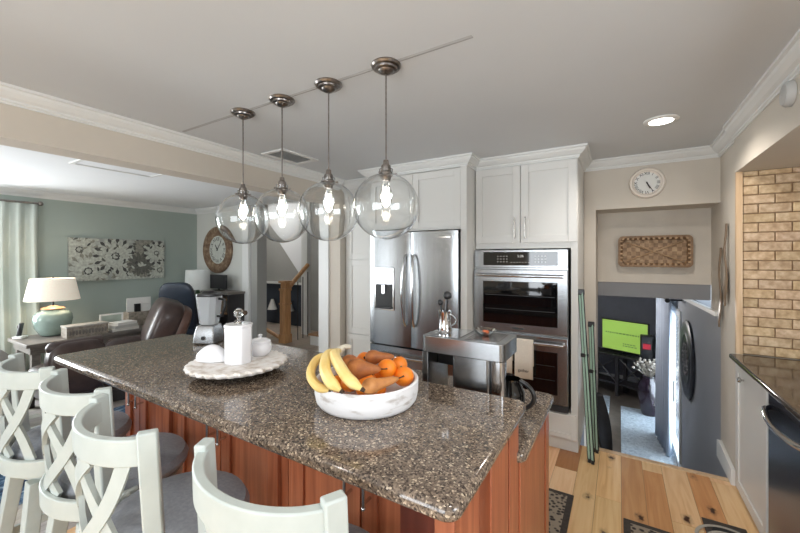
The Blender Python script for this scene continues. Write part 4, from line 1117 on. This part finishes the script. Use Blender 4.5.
# black bag hanging at the stair
b = B(); rs = []
for i in range(11):
    u = i/10; z = 0.30-0.56*u; wd = 0.02+0.045*math.sin(PI*min(1, 0.15+u*0.75)); x = -0.17+0.08*u
    rs.append([(x+wd*math.cos(2*PI*k/14)*(1+0.12*math.sin(3*k)), 3.82+0.05*math.sin(2*PI*k/14), z) for k in range(14)])
b.rings(rs); o = b.obj('hanging_jacket', jacket_m, None, True)
tag(o, 'black cloth jacket hanging at the left of stair opening', 'jacket')

# ================================================================== LOWER ROOM
FZ = -1.2
tvv = thing('television', 'flat television showing a bright green picture', 'television', (0.085, 8.56, -0.38), rz=-0.455)
B().box(-0.44, 0.44, -0.02, 0.03, 0.06, 0.68).obj('casing', black_m, tvv, bevel=0.004)
B().box(-0.425, 0.425, -0.0225, -0.0205, 0.075, 0.665).obj('screen', screen_m, tvv)
rnd = random.Random(4)
b = B(); x = -0.36
while x < 0.30:
    wd = rnd.uniform(0.02, 0.06); b.box(x, x+wd, -0.0245, -0.0228, 0.40, 0.425); x += wd+0.015
for z in (0.17, 0.21):
    x = -0.02
    while x < 0.2:
        wd = rnd.uniform(0.02, 0.05); b.box(x, x+wd, -0.0245, -0.0228, z, z+0.018); x += wd+0.012
b.obj('on_screen_text', screen2_m, tvv)
B().box(-0.18, 0.18, -0.08, 0.10, 0.0, 0.012).box(-0.03, 0.03, 0.0, 0.03, 0.012, 0.10).obj('stand', black_m, tvv)
r = thing('tv_console', 'dark open wooden table under the green television', 'table', (0.03, 8.62, FZ), rz=-0.455)
B().box(-0.62, 0.62, -0.2, 0.2, 0.78, 0.82).obj('tabletop', black_wood_m, r, bevel=0.004)
for sx in (-0.58, 0.0, 0.58):
    for sy in (-0.16, 0.16): B().box(sx-0.03, sx+0.03, sy-0.03, sy+0.03, 0, 0.78).obj('leg', black_wood_m, r)
B().box(-0.6, 0.6, -0.18, 0.18, 0.22, 0.25).obj('shelf', black_wood_m, r)
b = B()
for a, c in ((-0.55, -0.03), (0.03, 0.55)):
    b.tube([(a, -0.16, 0.28), (c, -0.16, 0.76)], 0.014, 6); b.tube([(c, -0.16, 0.28), (a, -0.16, 0.76)], 0.014, 6)
b.obj('cross_brace', black_wood_m, r)
r = thing('tall_floor_vase', 'tall glossy plum vase on the lower room floor', 'vase', (0.44, 7.72, FZ))
B().lathe([(0.001, 0.001), (0.10, 0.001), (0.12, 0.06), (0.15, 0.25), (0.17, 0.42), (0.16, 0.54), (0.11, 0.62), (0.09, 0.66), (0.105, 0.70), (0.09, 0.70), (0.07, 0.64), (0.001, 0.6)], n=36).obj('vase_body', vase_m, r, True)
rnd = random.Random(8)
b = B(); b2 = B()
for k in range(90):
    a = rnd.random()*2*PI; e = rnd.uniform(0.1, 1.0); R_ = rnd.uniform(0.12, 0.26)
    p = Vector((R_*math.cos(a)*math.sin(e*1.4), R_*math.sin(a)*math.sin(e*1.4), 0.74+R_*1.0*math.cos(e*1.3)))
    b.tube([(0, 0, 0.62), p*0.5+Vector((0, 0, 0.34)), p], 0.003, 5); b2.sphere(p, rnd.uniform(0.012, 0.026), 7, 5)
fl = thing('dried_flower_arrangement', 'pale dried flower bunch standing in the tall plum vase', 'dried flowers', (0.44, 7.72, FZ))
b.obj('stems', crate_m, fl); b2.obj('flower_heads', dry_m, fl, True)['kind'] = 'stuff'
r = thing('floor_placeholder', 'slim black speaker with red badge behind the dried flowers', 'placeholder', (0.43, 8.13, FZ))  # invented stand-in for an unclear black and red item
B().box(-0.10, 0.10, -0.08, 0.08, 0, 1.33).obj('cabinet', black_m, r, bevel=0.02)
B().box(-0.06, 0.06, -0.085, -0.08, 1.08, 1.18).obj('badge', red_m, r, bevel=0.004)
o = B().box(0.02, 0.655, 5.9, 7.9, FZ, FZ+0.012).obj('area_rug', lrug_m); tag(o, 'pale grey blue rug by the glass door downstairs', 'rug')
o = B().box(-1.1, -0.16, 6.9, 8.35, FZ, FZ+0.012).obj('area_rug', lrug_m); tag(o, 'pale blue rug at the left in the lower room, below television', 'rug')
# curtain panels
def curtain(path0, path1, z0, z1, folds, amp, mat, name, flare=0.0):
    p0 = Vector(path0); p1 = Vector(path1); d = p1-p0; L = d.length; d.normalize(); nrm = Vector((-d.y, d.x, 0))
    b = B(); n = folds*10; rs = []
    for j in range(9):
        v = j/8; z = z1+(z0-z1)*v; row = []
        for i in range(n+1):
            u = i/n
            row.append(tuple((p0+d*(L*u*(1+flare*v*v)) + nrm*amp*(0.7+0.5*v)*math.sin(u*folds*2*PI+0.4*math.sin(v*3)))[:2]) + (z,))
        rs.append(row)
    b.rings(rs, cap=False, closed=False)
    o = b.obj(name, mat, None, True); so = o.modifiers.new('thick', 'SOLIDIFY'); so.thickness = 0.004
    return o
o = curtain((0.60, 6.20, 0), (0.50, 6.95, 0), FZ+0.013, 1.00, 6, 0.035, curtb_m, 'curtain'); tag(o, 'pale blue floor length curtain beside the lower glass door', 'curtain')
r = thing('curtain_rod', 'dark curtain rod over the lower glass door', 'curtain rod', (0.52, 5.7, 1.02))
B().tube([(0, 0, 0), (0, 2.3, 0)], 0.012, 8).obj('rod', black_m, r, True)
B().sphere((0, 0, 0), 0.03, 10, 8).obj('finial', black_m, r, True)
B().tube([(0, 0.1, 0), (0.158, 0.1, 0)], 0.01, 8).obj('bracket', black_m, r, True)

r = thing('added_fill_light', 'added round flush light on the lower room ceiling', 'ceiling light', (-0.4, 6.6, 1.189))  # hidden fixture added to brighten the lower room
B().lathe([(0.001, -0.05), (0.10, -0.045), (0.14, -0.02), (0.145, -0.001), (0.001, -0.001)], n=28).obj('diffuser', lens_m, r, True)
l = bpy.data.lights.new('added_lower_fill', 'POINT'); l.energy = 30; l.color = (1, 0.95, 0.9); l.shadow_soft_size = 0.12
lo = bpy.data.objects.new('added_lower_fill', l); COL.objects.link(lo); lo.parent = r; lo.location = (0, 0, -0.2)
# ================================================================== MATS AND RUGS
def mat_rug(x0, x1, y0, y1, lab, ring=False):
    r = thing('kitchen_mat', lab, 'mat', ((x0+x1)/2, (y0+y1)/2, 0.0))
    hx, hy = (x1-x0)/2, (y1-y0)/2
    B().box(-hx, hx, -hy, hy, 0.0005, 0.008).obj('border', matb_m, r, bevel=0.003)
    B().box(-hx+0.035, hx-0.035, -hy+0.035, hy-0.035, 0.008, 0.0095).obj('field', mat_m if not ring else black_m, r)
    if ring:
        b = B()
        for R_ in (0.14, 0.09): b.lathe([(R_, 0.0096), (R_+0.018, 0.0096), (R_+0.018, 0.0105), (R_, 0.0105)], (0.0, hy-0.20, 0), n=40)
        b.obj('ring_motif', plain('pale_motif', (170, 165, 155), 0.9), r)
    return r
mat_rug(-0.95, -0.255, 1.95, 2.62, 'dark patterned mat beside the island end')
mat_rug(0.02, 0.40, 1.5, 2.55, 'dark patterned mat in the middle of the kitchen floor')
mat_rug(0.42, 0.62, 1.9, 2.80, 'black mat with pale ring motif near the dishwasher', True)
o = B().box(-4.46, -3.24, -0.6, 2.9, 0.001, 0.014).obj('area_rug', bluerug_m); tag(o, 'large mottled blue living room rug', 'rug')

# ================================================================== LIVING ROOM
# painting: canvas with layered petals in one mesh
r = thing('floral_canvas', 'wide grey and cream canvas painting of large blossoms', 'painting', (-6.595, 2.555, 1.54))
W, H = 0.62, 0.31
B().box(0, 0.03, -W, W, -H, H).obj('canvas', plain('pale_grey_canvas', (168, 172, 166), 0.9, var=0.25, scale=14), r)
cream = plain('cream_petal_paint', (184, 188, 178), 0.8, var=0.25, scale=30); dk = plain('charcoal_petal_paint', (100, 100, 94), 0.8, var=0.3, scale=30); mid = plain('taupe_petal_paint', (142, 141, 130), 0.8, var=0.3, scale=30); blk = plain('charcoal_paint', (74, 74, 72), 0.8)
b = B(); rnd = random.Random(5)
lay = [0.0304]
def petal(cy, cz, a, L, wd, mi):
    lay[0] += 0.00003
    b.mi = mi; d = (math.cos(a), math.sin(a)); n = (-d[1], d[0]); pts = []
    for t, w_ in ((0.12, 0.25), (0.45, 0.9), (0.75, 1.0), (0.92, 0.6), (1.0, 0.05), (0.92, -0.6), (0.75, -1.0), (0.45, -0.9), (0.12, -0.25)):
        y = cy+d[0]*L*t+n[0]*wd*w_; z = cz+d[1]*L*t+n[1]*wd*w_
        pts.append((max(-W, min(W, y)), max(-H, min(H, z))))
    vs = [b.bm.verts.new((lay[0], p[0], p[1])) for p in pts]; b._f(vs)
def flower(cy, cz, R_, n, mi, mi2, core=3):
    for k in range(n): petal(cy, cz, 2*PI*(k+0.5)/n, R_*1.06, R_*1.6/n, mi2)
    for k in range(n): petal(cy, cz, 2*PI*k/n, R_, R_*2.0/n, mi)
    for k in range(8): petal(cy, cz, 2*PI*k/8, R_*0.22, R_*0.07, core)
    for k in range(6): petal(cy, cz, 2*PI*k/6, R_*0.15, R_*0.06, 0)
flower(-0.50, 0.14, 0.22, 14, 0, 2); flower(0.12, -0.22, 0.24, 14, 0, 2); flower(0.55, -0.18, 0.2, 13, 0, 1); flower(0.33, 0.2, 0.17, 12, 2, 1)
flower(-0.40, -0.17, 0.26, 15, 0, 2); flower(-0.07, 0.05, 0.27, 15, 0, 3); flower(0.27, -0.08, 0.20, 14, 1, 2, 0); flower(0.50, 0.10, 0.19, 12, 0, 3)
for k in range(70): petal(rnd.uniform(-W, W), rnd.uniform(-H, H), rnd.random()*6, 0.07, 0.014, rnd.choice((0, 0, 1, 2, 3)))
b.obj('painted_flowers', [cream, dk, mid, blk], r)
# curtain + rod
r = thing('curtain_rod', 'dark curtain rod with round finial on the sage wall', 'curtain rod', (-6.48, -1.3, 2.27))
B().tube([(0, 0, 0), (0, 2.90, 0)], 0.014, 10).obj('rod', pewter_m, r, True)
B().sphere((0, 2.93, 0), 0.03, 12, 8).obj('finial', pewter_m, r, True)
B().tube([(0, 2.7, 0), (-0.118, 2.7, 0)], 0.01, 8).obj('bracket', pewter_m, r, True)
o = curtain((-6.48, 1.04, 0), (-6.48, 1.60, 0), 0.02, 2.255, 4, 0.045, curt_m, 'curtain', 0.10); tag(o, 'pale sage pleated curtain at the living room window', 'curtain')
# console table behind sofa
r = thing('console_table', 'weathered grey wood table carrying the ceramic lamp', 'table', (-5.80, 2.02, 0))
B().box(-0.34, 0.34, -0.76, 0.66, 0.58, 0.62).obj('tabletop', dtable_m, r, bevel=0.006)
B().box(-0.30, 0.30, -0.72, 0.62, 0.50, 0.58).obj('apron', dtable_m, r)
for sx in (-1, 1):
    for sy in (-1, 1): B().box(sx*0.26-0.035, sx*0.26+0.035, (-0.05+sy*0.62)-0.035, (-0.05+sy*0.62)+0.035, 0, 0.50).obj('leg', dtable_m, r)
r = thing('table_lamp', 'large sage ceramic jar lamp with cream drum shade', 'lamp', (-5.92, 1.60, 0.62))
B().lathe([(0.001, 0.001), (0.10, 0.001), (0.125, 0.02), (0.165, 0.10), (0.185, 0.19), (0.178, 0.25), (0.15, 0.285), (0.11, 0.30), (0.10, 0.315), (0.001, 0.315)], n=44).obj('lamp_base', cer_m, r, True)
B().lathe([(0.001, 0.316), (0.10, 0.316), (0.115, 0.325), (0.10, 0.338), (0.06, 0.345), (0.03, 0.36), (0.001, 0.362)], n=32).obj('wooden_collar', tread_m, r, True)
B().tube([(0, 0, 0.355), (0, 0, 0.46)], 0.010, 10).obj('lamp_stem', black_m, r, True)
rs = []
b = B(); b.lathe([(0.255, 0.43), (0.205, 0.69), (0.202, 0.69), (0.252, 0.43)], n=48); b.obj('lamp_shade', shade_m, r, True)
B().tube([(-0.2, 0, 0.68), (0.2, 0, 0.68)], 0.003, 6).sphere((0, 0, 0.70), 0.012, 8, 6).obj('shade_spider', pewter_m, r, True)
l = bpy.data.lights.new('lamp_glow', 'POINT'); l.energy = 5; l.color = (1, 0.85, 0.68); l.shadow_soft_size = 0.05
lo = bpy.data.objects.new('lamp_glow', l); COL.objects.link(lo); lo.parent = r; lo.location = (0, 0, 0.55)
r = thing('cordless_phone', 'cordless phone in white cradle left of the ceramic lamp', 'phone', (-5.98, 1.33, 0.62), rz=-0.9)
B().box(-0.045, 0.045, -0.05, 0.05, 0.001, 0.03).obj('cradle', paper_m, r, bevel=0.008)
B().obox((0, 0.0, 0.105), (0.048, 0.028, 0.16), (-0.2, 0, 0)).obj('handset', dark_m, r, bevel=0.01)
B().obox((0, -0.022, 0.14), (0.03, 0.004, 0.035), (-0.2, 0, 0)).obj('phone_display', paper_m, r)
r = thing('wooden_crate', 'low carved grey wooden box right of the ceramic lamp', 'box', (-5.57, 1.80, 0.62))
B().box(-0.09, 0.09, -0.20, 0.20, 0.001, 0.12).obj('box_body', crate_m, r, bevel=0.004)
B().box(-0.095, 0.095, -0.205, 0.205, 0.1205, 0.14).obj('lid', plain('grey_white_lid', (176, 172, 164), 0.6, var=0.15, scale=30), r, bevel=0.004)
b = B()
for k in range(12): b.sphere((0.091, -0.17+0.031*k, 0.06), 0.013, 8, 6, (0.3, 1, 2.2))
b.obj('carving', dtable_m, r, True)
r = thing('picture_frame', 'white photo frame standing behind the stacked books', 'picture frame', (-5.72, 2.12, 0.621), rz=0.0)
b = B(); fw, fh = 0.13, 0.21
b.box(0, 0.015, -fw, fw, 0, 0.02); b.box(0, 0.015, -fw, fw, fh-0.02, fh); b.box(0, 0.015, -fw, -fw+0.02, 0.02, fh-0.02); b.box(0, 0.015, fw-0.02, fw, 0.02, fh-0.02); b.obj('frame', paper_m, r)
B().box(0.002, 0.008, -fw+0.02, fw-0.02, 0.02, fh-0.02).obj('photo', plain('pale_photo', (178, 190, 178), 0.4, var=0.15, scale=12), r)
for i, (dz, wd, c, lab) in enumerate(((0.0, 0.15, (216, 214, 206), 'white book at the bottom of the stack on the table'), (0.036, 0.135, (196, 196, 190), 'grey white book in the middle of the table stack'), (0.07, 0.12, (228, 228, 224), 'white book topmost of the table stack'))):
    o = thing('book', lab, 'book', (-5.60, 2.20, 0.621+dz), rz=0.1*i, group='books stacked on the table')
    B().box(-0.10, 0.10, -wd, wd, 0, 0.005).box(-0.10, 0.10, -wd, wd, 0.029, 0.034).box(0.095, 0.10, -wd, wd, 0.005, 0.029).obj('cover', plain('book_cloth_%d' % i, c, 0.7), o)
    B().box(-0.095, 0.095, -wd+0.004, wd-0.004, 0.0051, 0.0289).obj('pages', paper_m, o)
r = thing('desk_organizer', 'pale desktop organizer holding papers behind the recliner', 'organizer', (-5.82, 2.48, 0.621))
B().box(-0.09, 0.09, -0.16, 0.16, 0, 0.19).obj('box_body', crate_m, r, bevel=0.004)
B().box(-0.02, -0.01, -0.14, 0.16, 0.19, 0.38).obj('papers', paper_m, r)
B().box(0.03, 0.06, -0.07, 0.0, 0.19, 0.30).obj('dark_folder', black_m, r)
B().box(0.03, 0.06, 0.02, 0.12, 0.19, 0.29).obj('white_folder', paper_m, r)
r = thing('scattered_papers', 'loose papers on the table below the white books', 'papers', (-5.66, 2.03, 0.6205))
for k in range(3): B().obox((0.0, 0.08*k-0.08, 0.002+0.002*k), (0.09, 0.14, 0.0015), (0, 0, 0.4*k)).obj('sheet', paper_m, r)

# leather furniture
def cushion(b, c, size, rot=(0, 0, 0)):
    # superellipsoid
    m = Matrix.Translation(c) @ Euler(rot).to_matrix().to_4x4()
    def sp(v, e): return math.copysign(abs(v)**e, v)
    rs = []
    for i in range(17):
        t = -PI/2+PI*i/16; ring = []
        for k in range(32):
            a = 2*PI*k/32
            ct = max(math.cos(t), 0.0)
            ring.append(m @ Vector((size[0]/2*(ct**0.45+1e-3)*sp(math.cos(a), 0.45), size[1]/2*(ct**0.45+1e-3)*sp(math.sin(a), 0.45), size[2]/2*sp(math.sin(t), 0.6))))
        rs.append(ring)
    b.rings(rs); return b
r = thing('leather_sofa', 'brown leather sofa end with rounded arm behind the island', 'sofa', (-4.80, 1.40, 0))
cushion(B(), (-0.1, 0, 0.30), (0.8, 0.44, 0.32)).obj('seat', leather_m, r, True)
cushion(B(), (0.27, 0.0, 0.50), (0.20, 0.46, 0.52)).obj('backrest', leather_m, r, True)
b = B(); b.tube([(0.27, -0.17, 0.715), (0.27, 0.19, 0.715)], 0.06, 16); b.sphere((0.27, -0.17, 0.715), 0.06, 14, 8).obj('top_roll', leather_m, r, True)
for sx in (-0.45, 0.25):
    for sy in (-0.16, 0.16): B().box(sx-0.03, sx+0.03, sy-0.03, sy+0.03, 0, 0.16).obj('leg', black_wood_m, r)
r = thing('leather_recliner', 'brown leather recliner with plump tilted headrest', 'recliner', (-4.92, 2.03, 0), rz=-0.35)
cushion(B(), (0, 0, 0.30), (0.66, 0.60, 0.34)).obj('seat', leather_m, r, True)
cushion(B(), (0, 0.30, 0.76), (0.76, 0.32, 0.60), (-0.35, 0, 0)).obj('headrest', leather_m, r, True)
cushion(B(), (0.0, 0.44, 0.66), (0.70, 0.16, 0.62), (-0.35, 0, 0)).obj('back_shell', leather2_m, r, True)
for s in (-1, 1): cushion(B(), (s*0.36, 0.05, 0.36), (0.18, 0.66, 0.44)).obj('arm', leather_m, r, True)
B().box(-0.3, 0.3, -0.3, 0.3, 0, 0.14).obj('base', black_wood_m, r)
r = thing('grey_armchair', 'light grey upholstered armchair at the left edge', 'armchair', (-4.95, 0.52, 0))
cushion(B(), (-0.05, 0, 0.28), (0.75, 0.80, 0.36)).obj('seat', sofa_m, r, True)
cushion(B(), (0.30, 0, 0.48), (0.26, 0.94, 0.66)).obj('backrest', sofa_m, r, True)
for s in (-1, 1): cushion(B(), (0, s*0.42, 0.36), (0.78, 0.2, 0.5)).obj('arm', sofa_m, r, True)
B().box(-0.3, 0.3, -0.35, 0.35, 0, 0.12).obj('base', black_wood_m, r)
# office chair
r = thing('office_chair', 'dark navy high back office chair behind the recliner', 'office chair', (-5.58, 3.02, 0), rz=PI+0.64)
cushion(B(), (0, 0.25, 0.86), (0.48, 0.12, 0.72), (-0.22, 0, 0)).obj('backrest', navyf_m, r, True)
cushion(B(), (0, 0, 0.48), (0.50, 0.50, 0.11)).obj('seat', navyf_m, r, True)
B().tube([(0, 0, 0.09), (0, 0, 0.43)], 0.03, 12).obj('gas_column', black_m, r, True)
for k in range(5):
    a = 2*PI*k/5; B().tube([(0, 0, 0.10), (0.28*math.cos(a), 0.28*math.sin(a), 0.07)], [0.025, 0.015], 8).sphere((0.28*math.cos(a), 0.28*math.sin(a), 0.03), 0.03, 10, 8).obj('caster_leg', black_m, r, True)
for s in (-1, 1): B().tube([(s*0.25, 0.15, 0.50), (s*0.29, 0.1, 0.68), (s*0.29, -0.15, 0.68)], 0.018, 8).obj('armrest', black_m, r, True)
# desk, small lamp
r = thing('writing_desk', 'dark desk in the far living room corner', 'desk', (-6.18, 3.42, 0))
B().box(-0.35, 0.30, -0.28, 0.30, 0.72, 0.75).obj('desktop', black_wood_m, r)
for sx in (-0.32, 0.27):
    for sy in (-0.25, 0.27): B().box(sx-0.025, sx+0.025, sy-0.025, sy+0.025, 0, 0.72).obj('leg', black_wood_m, r)
r = thing('desk_lamp', 'green glass desk lamp with white drum shade in far corner', 'lamp', (-6.06, 3.46, 0.75))
B().lathe([(0.001, 0.001), (0.06, 0.001), (0.09, 0.08), (0.07, 0.18), (0.03, 0.24), (0.02, 0.30), (0.001, 0.30)], n=28).obj('lamp_base', green_leaf_m, r, True)
b = B(); b.lathe([(0.20, 0.29), (0.18, 0.61), (0.178, 0.61), (0.198, 0.29)], n=36); b.obj('lamp_shade', plain('white_lampshade', (222, 226, 224), 0.8, emit=0.05), r, True)
B().tube([(0, 0, 0.29), (0, 0, 0.60)], 0.006, 6).tube([(-0.18, 0, 0.60), (0.18, 0, 0.60)], 0.003, 6).obj('lamp_stem', pewter_m, r, True)
r = thing('low_bookcase', 'low grey topped bookcase below the large round clock', 'bookcase', (-5.50, 3.57, 0))
b = B(); b.box(-0.34, 0.34, -0.15, 0.15, 0, 0.08); b.box(-0.34, -0.31, -0.15, 0.15, 0.08, 0.99); b.box(0.31, 0.34, -0.15, 0.15, 0.08, 0.99); b.box(-0.31, 0.31, 0.13, 0.15, 0.08, 0.99)
b.obj('carcass', black_wood_m, r)
B().box(-0.38, 0.36, -0.17, 0.16, 0.9905, 1.025).obj('grey_top', dtable_m, r)
for z in (0.36, 0.68, 0.90): B().box(-0.31, 0.31, -0.14, 0.13, z, z+0.02).obj('shelf', tread_m, r)
r = thing('computer_monitor', 'small dark monitor on the grey topped bookcase', 'monitor', (-5.64, 3.56, 1.0255))
B().box(-0.22, 0.22, -0.01, 0.015, 0.03, 0.26).obj('screen', black_m, r, bevel=0.004)
B().box(-0.08, 0.08, -0.05, 0.06, 0, 0.012).box(-0.02, 0.02, 0.0, 0.012, 0.012, 0.05).obj('stand', black_m, r)
rnd = random.Random(12)
for k in range(7):
    c = rnd.choice([(70, 58, 50), (96, 84, 66), (52, 54, 60), (120, 104, 84)])
    x = -5.50-0.28+0.085*k; h = rnd.uniform(0.15, 0.19)
    o = B().box(x, x+0.07, 3.47, 3.66, 0.7005, 0.70+h).obj('book', plain('spine_%d_%d_%d' % c, c, 0.7))
    tag(o, 'dark upright book on the upper shelf of the low bookcase', 'book', 'upright books in the bookcase')
# large clock
r = thing('wall_clock', 'large rustic wooden round clock on the white living room wall', 'clock', (-5.93, 3.749, 1.70))
B().lathe([(0.24, 0.001), (0.40, 0.001), (0.40, 0.04), (0.385, 0.055), (0.27, 0.050), (0.25, 0.035), (0.24, 0.02)], n=56, axis='y').obj('wooden_rim', clockw_m, r, True)
B().lathe([(0.001, 0.001), (0.245, 0.001), (0.245, 0.02), (0.001, 0.02)], n=48, axis='y').obj('dial', plain('aged_dial', (196, 200, 192), 0.7, var=0.1, scale=20), r)
numerals(r, 0.185, 0.085, ink_m, -0.0215)
hand(r, -35, 0.11, 0.014, -0.026, 'hour_hand'); hand(r, 38, 0.19, 0.009, -0.030, 'minute_hand')

r = thing('added_fill_light', 'added round flush light on the stair hall ceiling', 'ceiling light', (-6.7, 4.9, CZ+0.399))  # unseen fixture added as fill for the dark stair hall
B().lathe([(0.001, -0.05), (0.10, -0.045), (0.14, -0.02), (0.145, -0.001), (0.001, -0.001)], n=28).obj('diffuser', hall_lens_m, r, True)
l = bpy.data.lights.new('added_hall_fill', 'POINT'); l.energy = 24; l.color = (1, 0.97, 0.93); l.shadow_soft_size = 0.12
lo = bpy.data.objects.new('added_hall_fill', l); COL.objects.link(lo); lo.parent = r; lo.location = (0, 0, -0.2)
# ================================================================== STAIR HALL
nx, ny = -5.28, 4.64
r = thing('stair_railing', 'honey oak newel post and handrail with dark iron balusters', 'railing', (nx, ny, 0))
np_ = B(); np_.box(-0.07, 0.07, -0.07, 0.07, 0, 0.96); np_.box(-0.085, 0.085, -0.085, 0.085, 0, 0.16); np_.box(-0.082, 0.082, -0.082, 0.082, 0.70, 0.73); np_.box(-0.082, 0.082, -0.082, 0.082, 0.96, 1.0); np_.box(-0.06, 0.06, -0.06, 0.06, 1.0, 1.10)
np_.box(-0.09, 0.09, -0.09, 0.09, 1.10, 1.14); np_.obj('newel_post', oak_m, r, bevel=0.005)
B().tube([(0.03, 0.06, 1.02), (-0.10, 0.66, 1.42)], 0.042, 10).obj('handrail', oak_m, r, True)
for k in range(3):
    t = 0.3+0.27*k; x, y = 0.06-0.10*t, 0.10+0.58*t
    B().tube([(x, y, 0.0), (x, y, 1.0+0.34*t)], 0.009, 8).obj('baluster', black_m, r, True)
B().tube([(-0.07, 0.0, 0.05), (-0.9, 0.0, 0.30)], 0.035, 10).obj('lower_handrail', oak_m, r, True)
st = B()
for i in range(6):
    st.box(-5.2, -3.3, 5.2+0.0, 5.70, 0, 0.001) if False else None
for i in range(5):
    st.box(-4.76+0.26*i, -3.2, 4.75, 5.71, 0.17*i+0.002, 0.17*(i+1))
struct(st.obj('trim_12', trim_m))
st = B()
for i in range(5): st.box(-4.79+0.26*i, -4.50+0.26*i if i < 4 else -3.2, 4.73, 5.71, 0.17*(i+1)+0.001, 0.17*(i+1)+0.03)
struct(st.obj('floor_stair_up', tread_m))
struct(B().prism([(-4.9, 0.0), (-4.9, 0.34), (-3.5, 1.25), (-3.5, 0.9), (-4.75, 0.0)], 5.68, 5.715, 'y').obj('trim_13', trim_m))
for x, lab in ((-7.02, 'small white cone wall lamp on the navy panel, left one'), (-6.45, 'small white cone wall lamp on the navy panel by the newel')):
    r = thing('wall_sconce', lab, 'wall lamp', (x, 5.909, 0.35), group='cone lamps on the navy panel')
    B().lathe([(0.11, 0.0), (0.03, 0.24), (0.028, 0.24), (0.108, 0.0)], (0, -0.13, 0), n=24).obj('lamp_shade', paper_m, r, True)
    B().tube([(0, 0, 0.2), (0, -0.13, 0.22)], 0.01, 8).obj('arm', black_m, r, True)
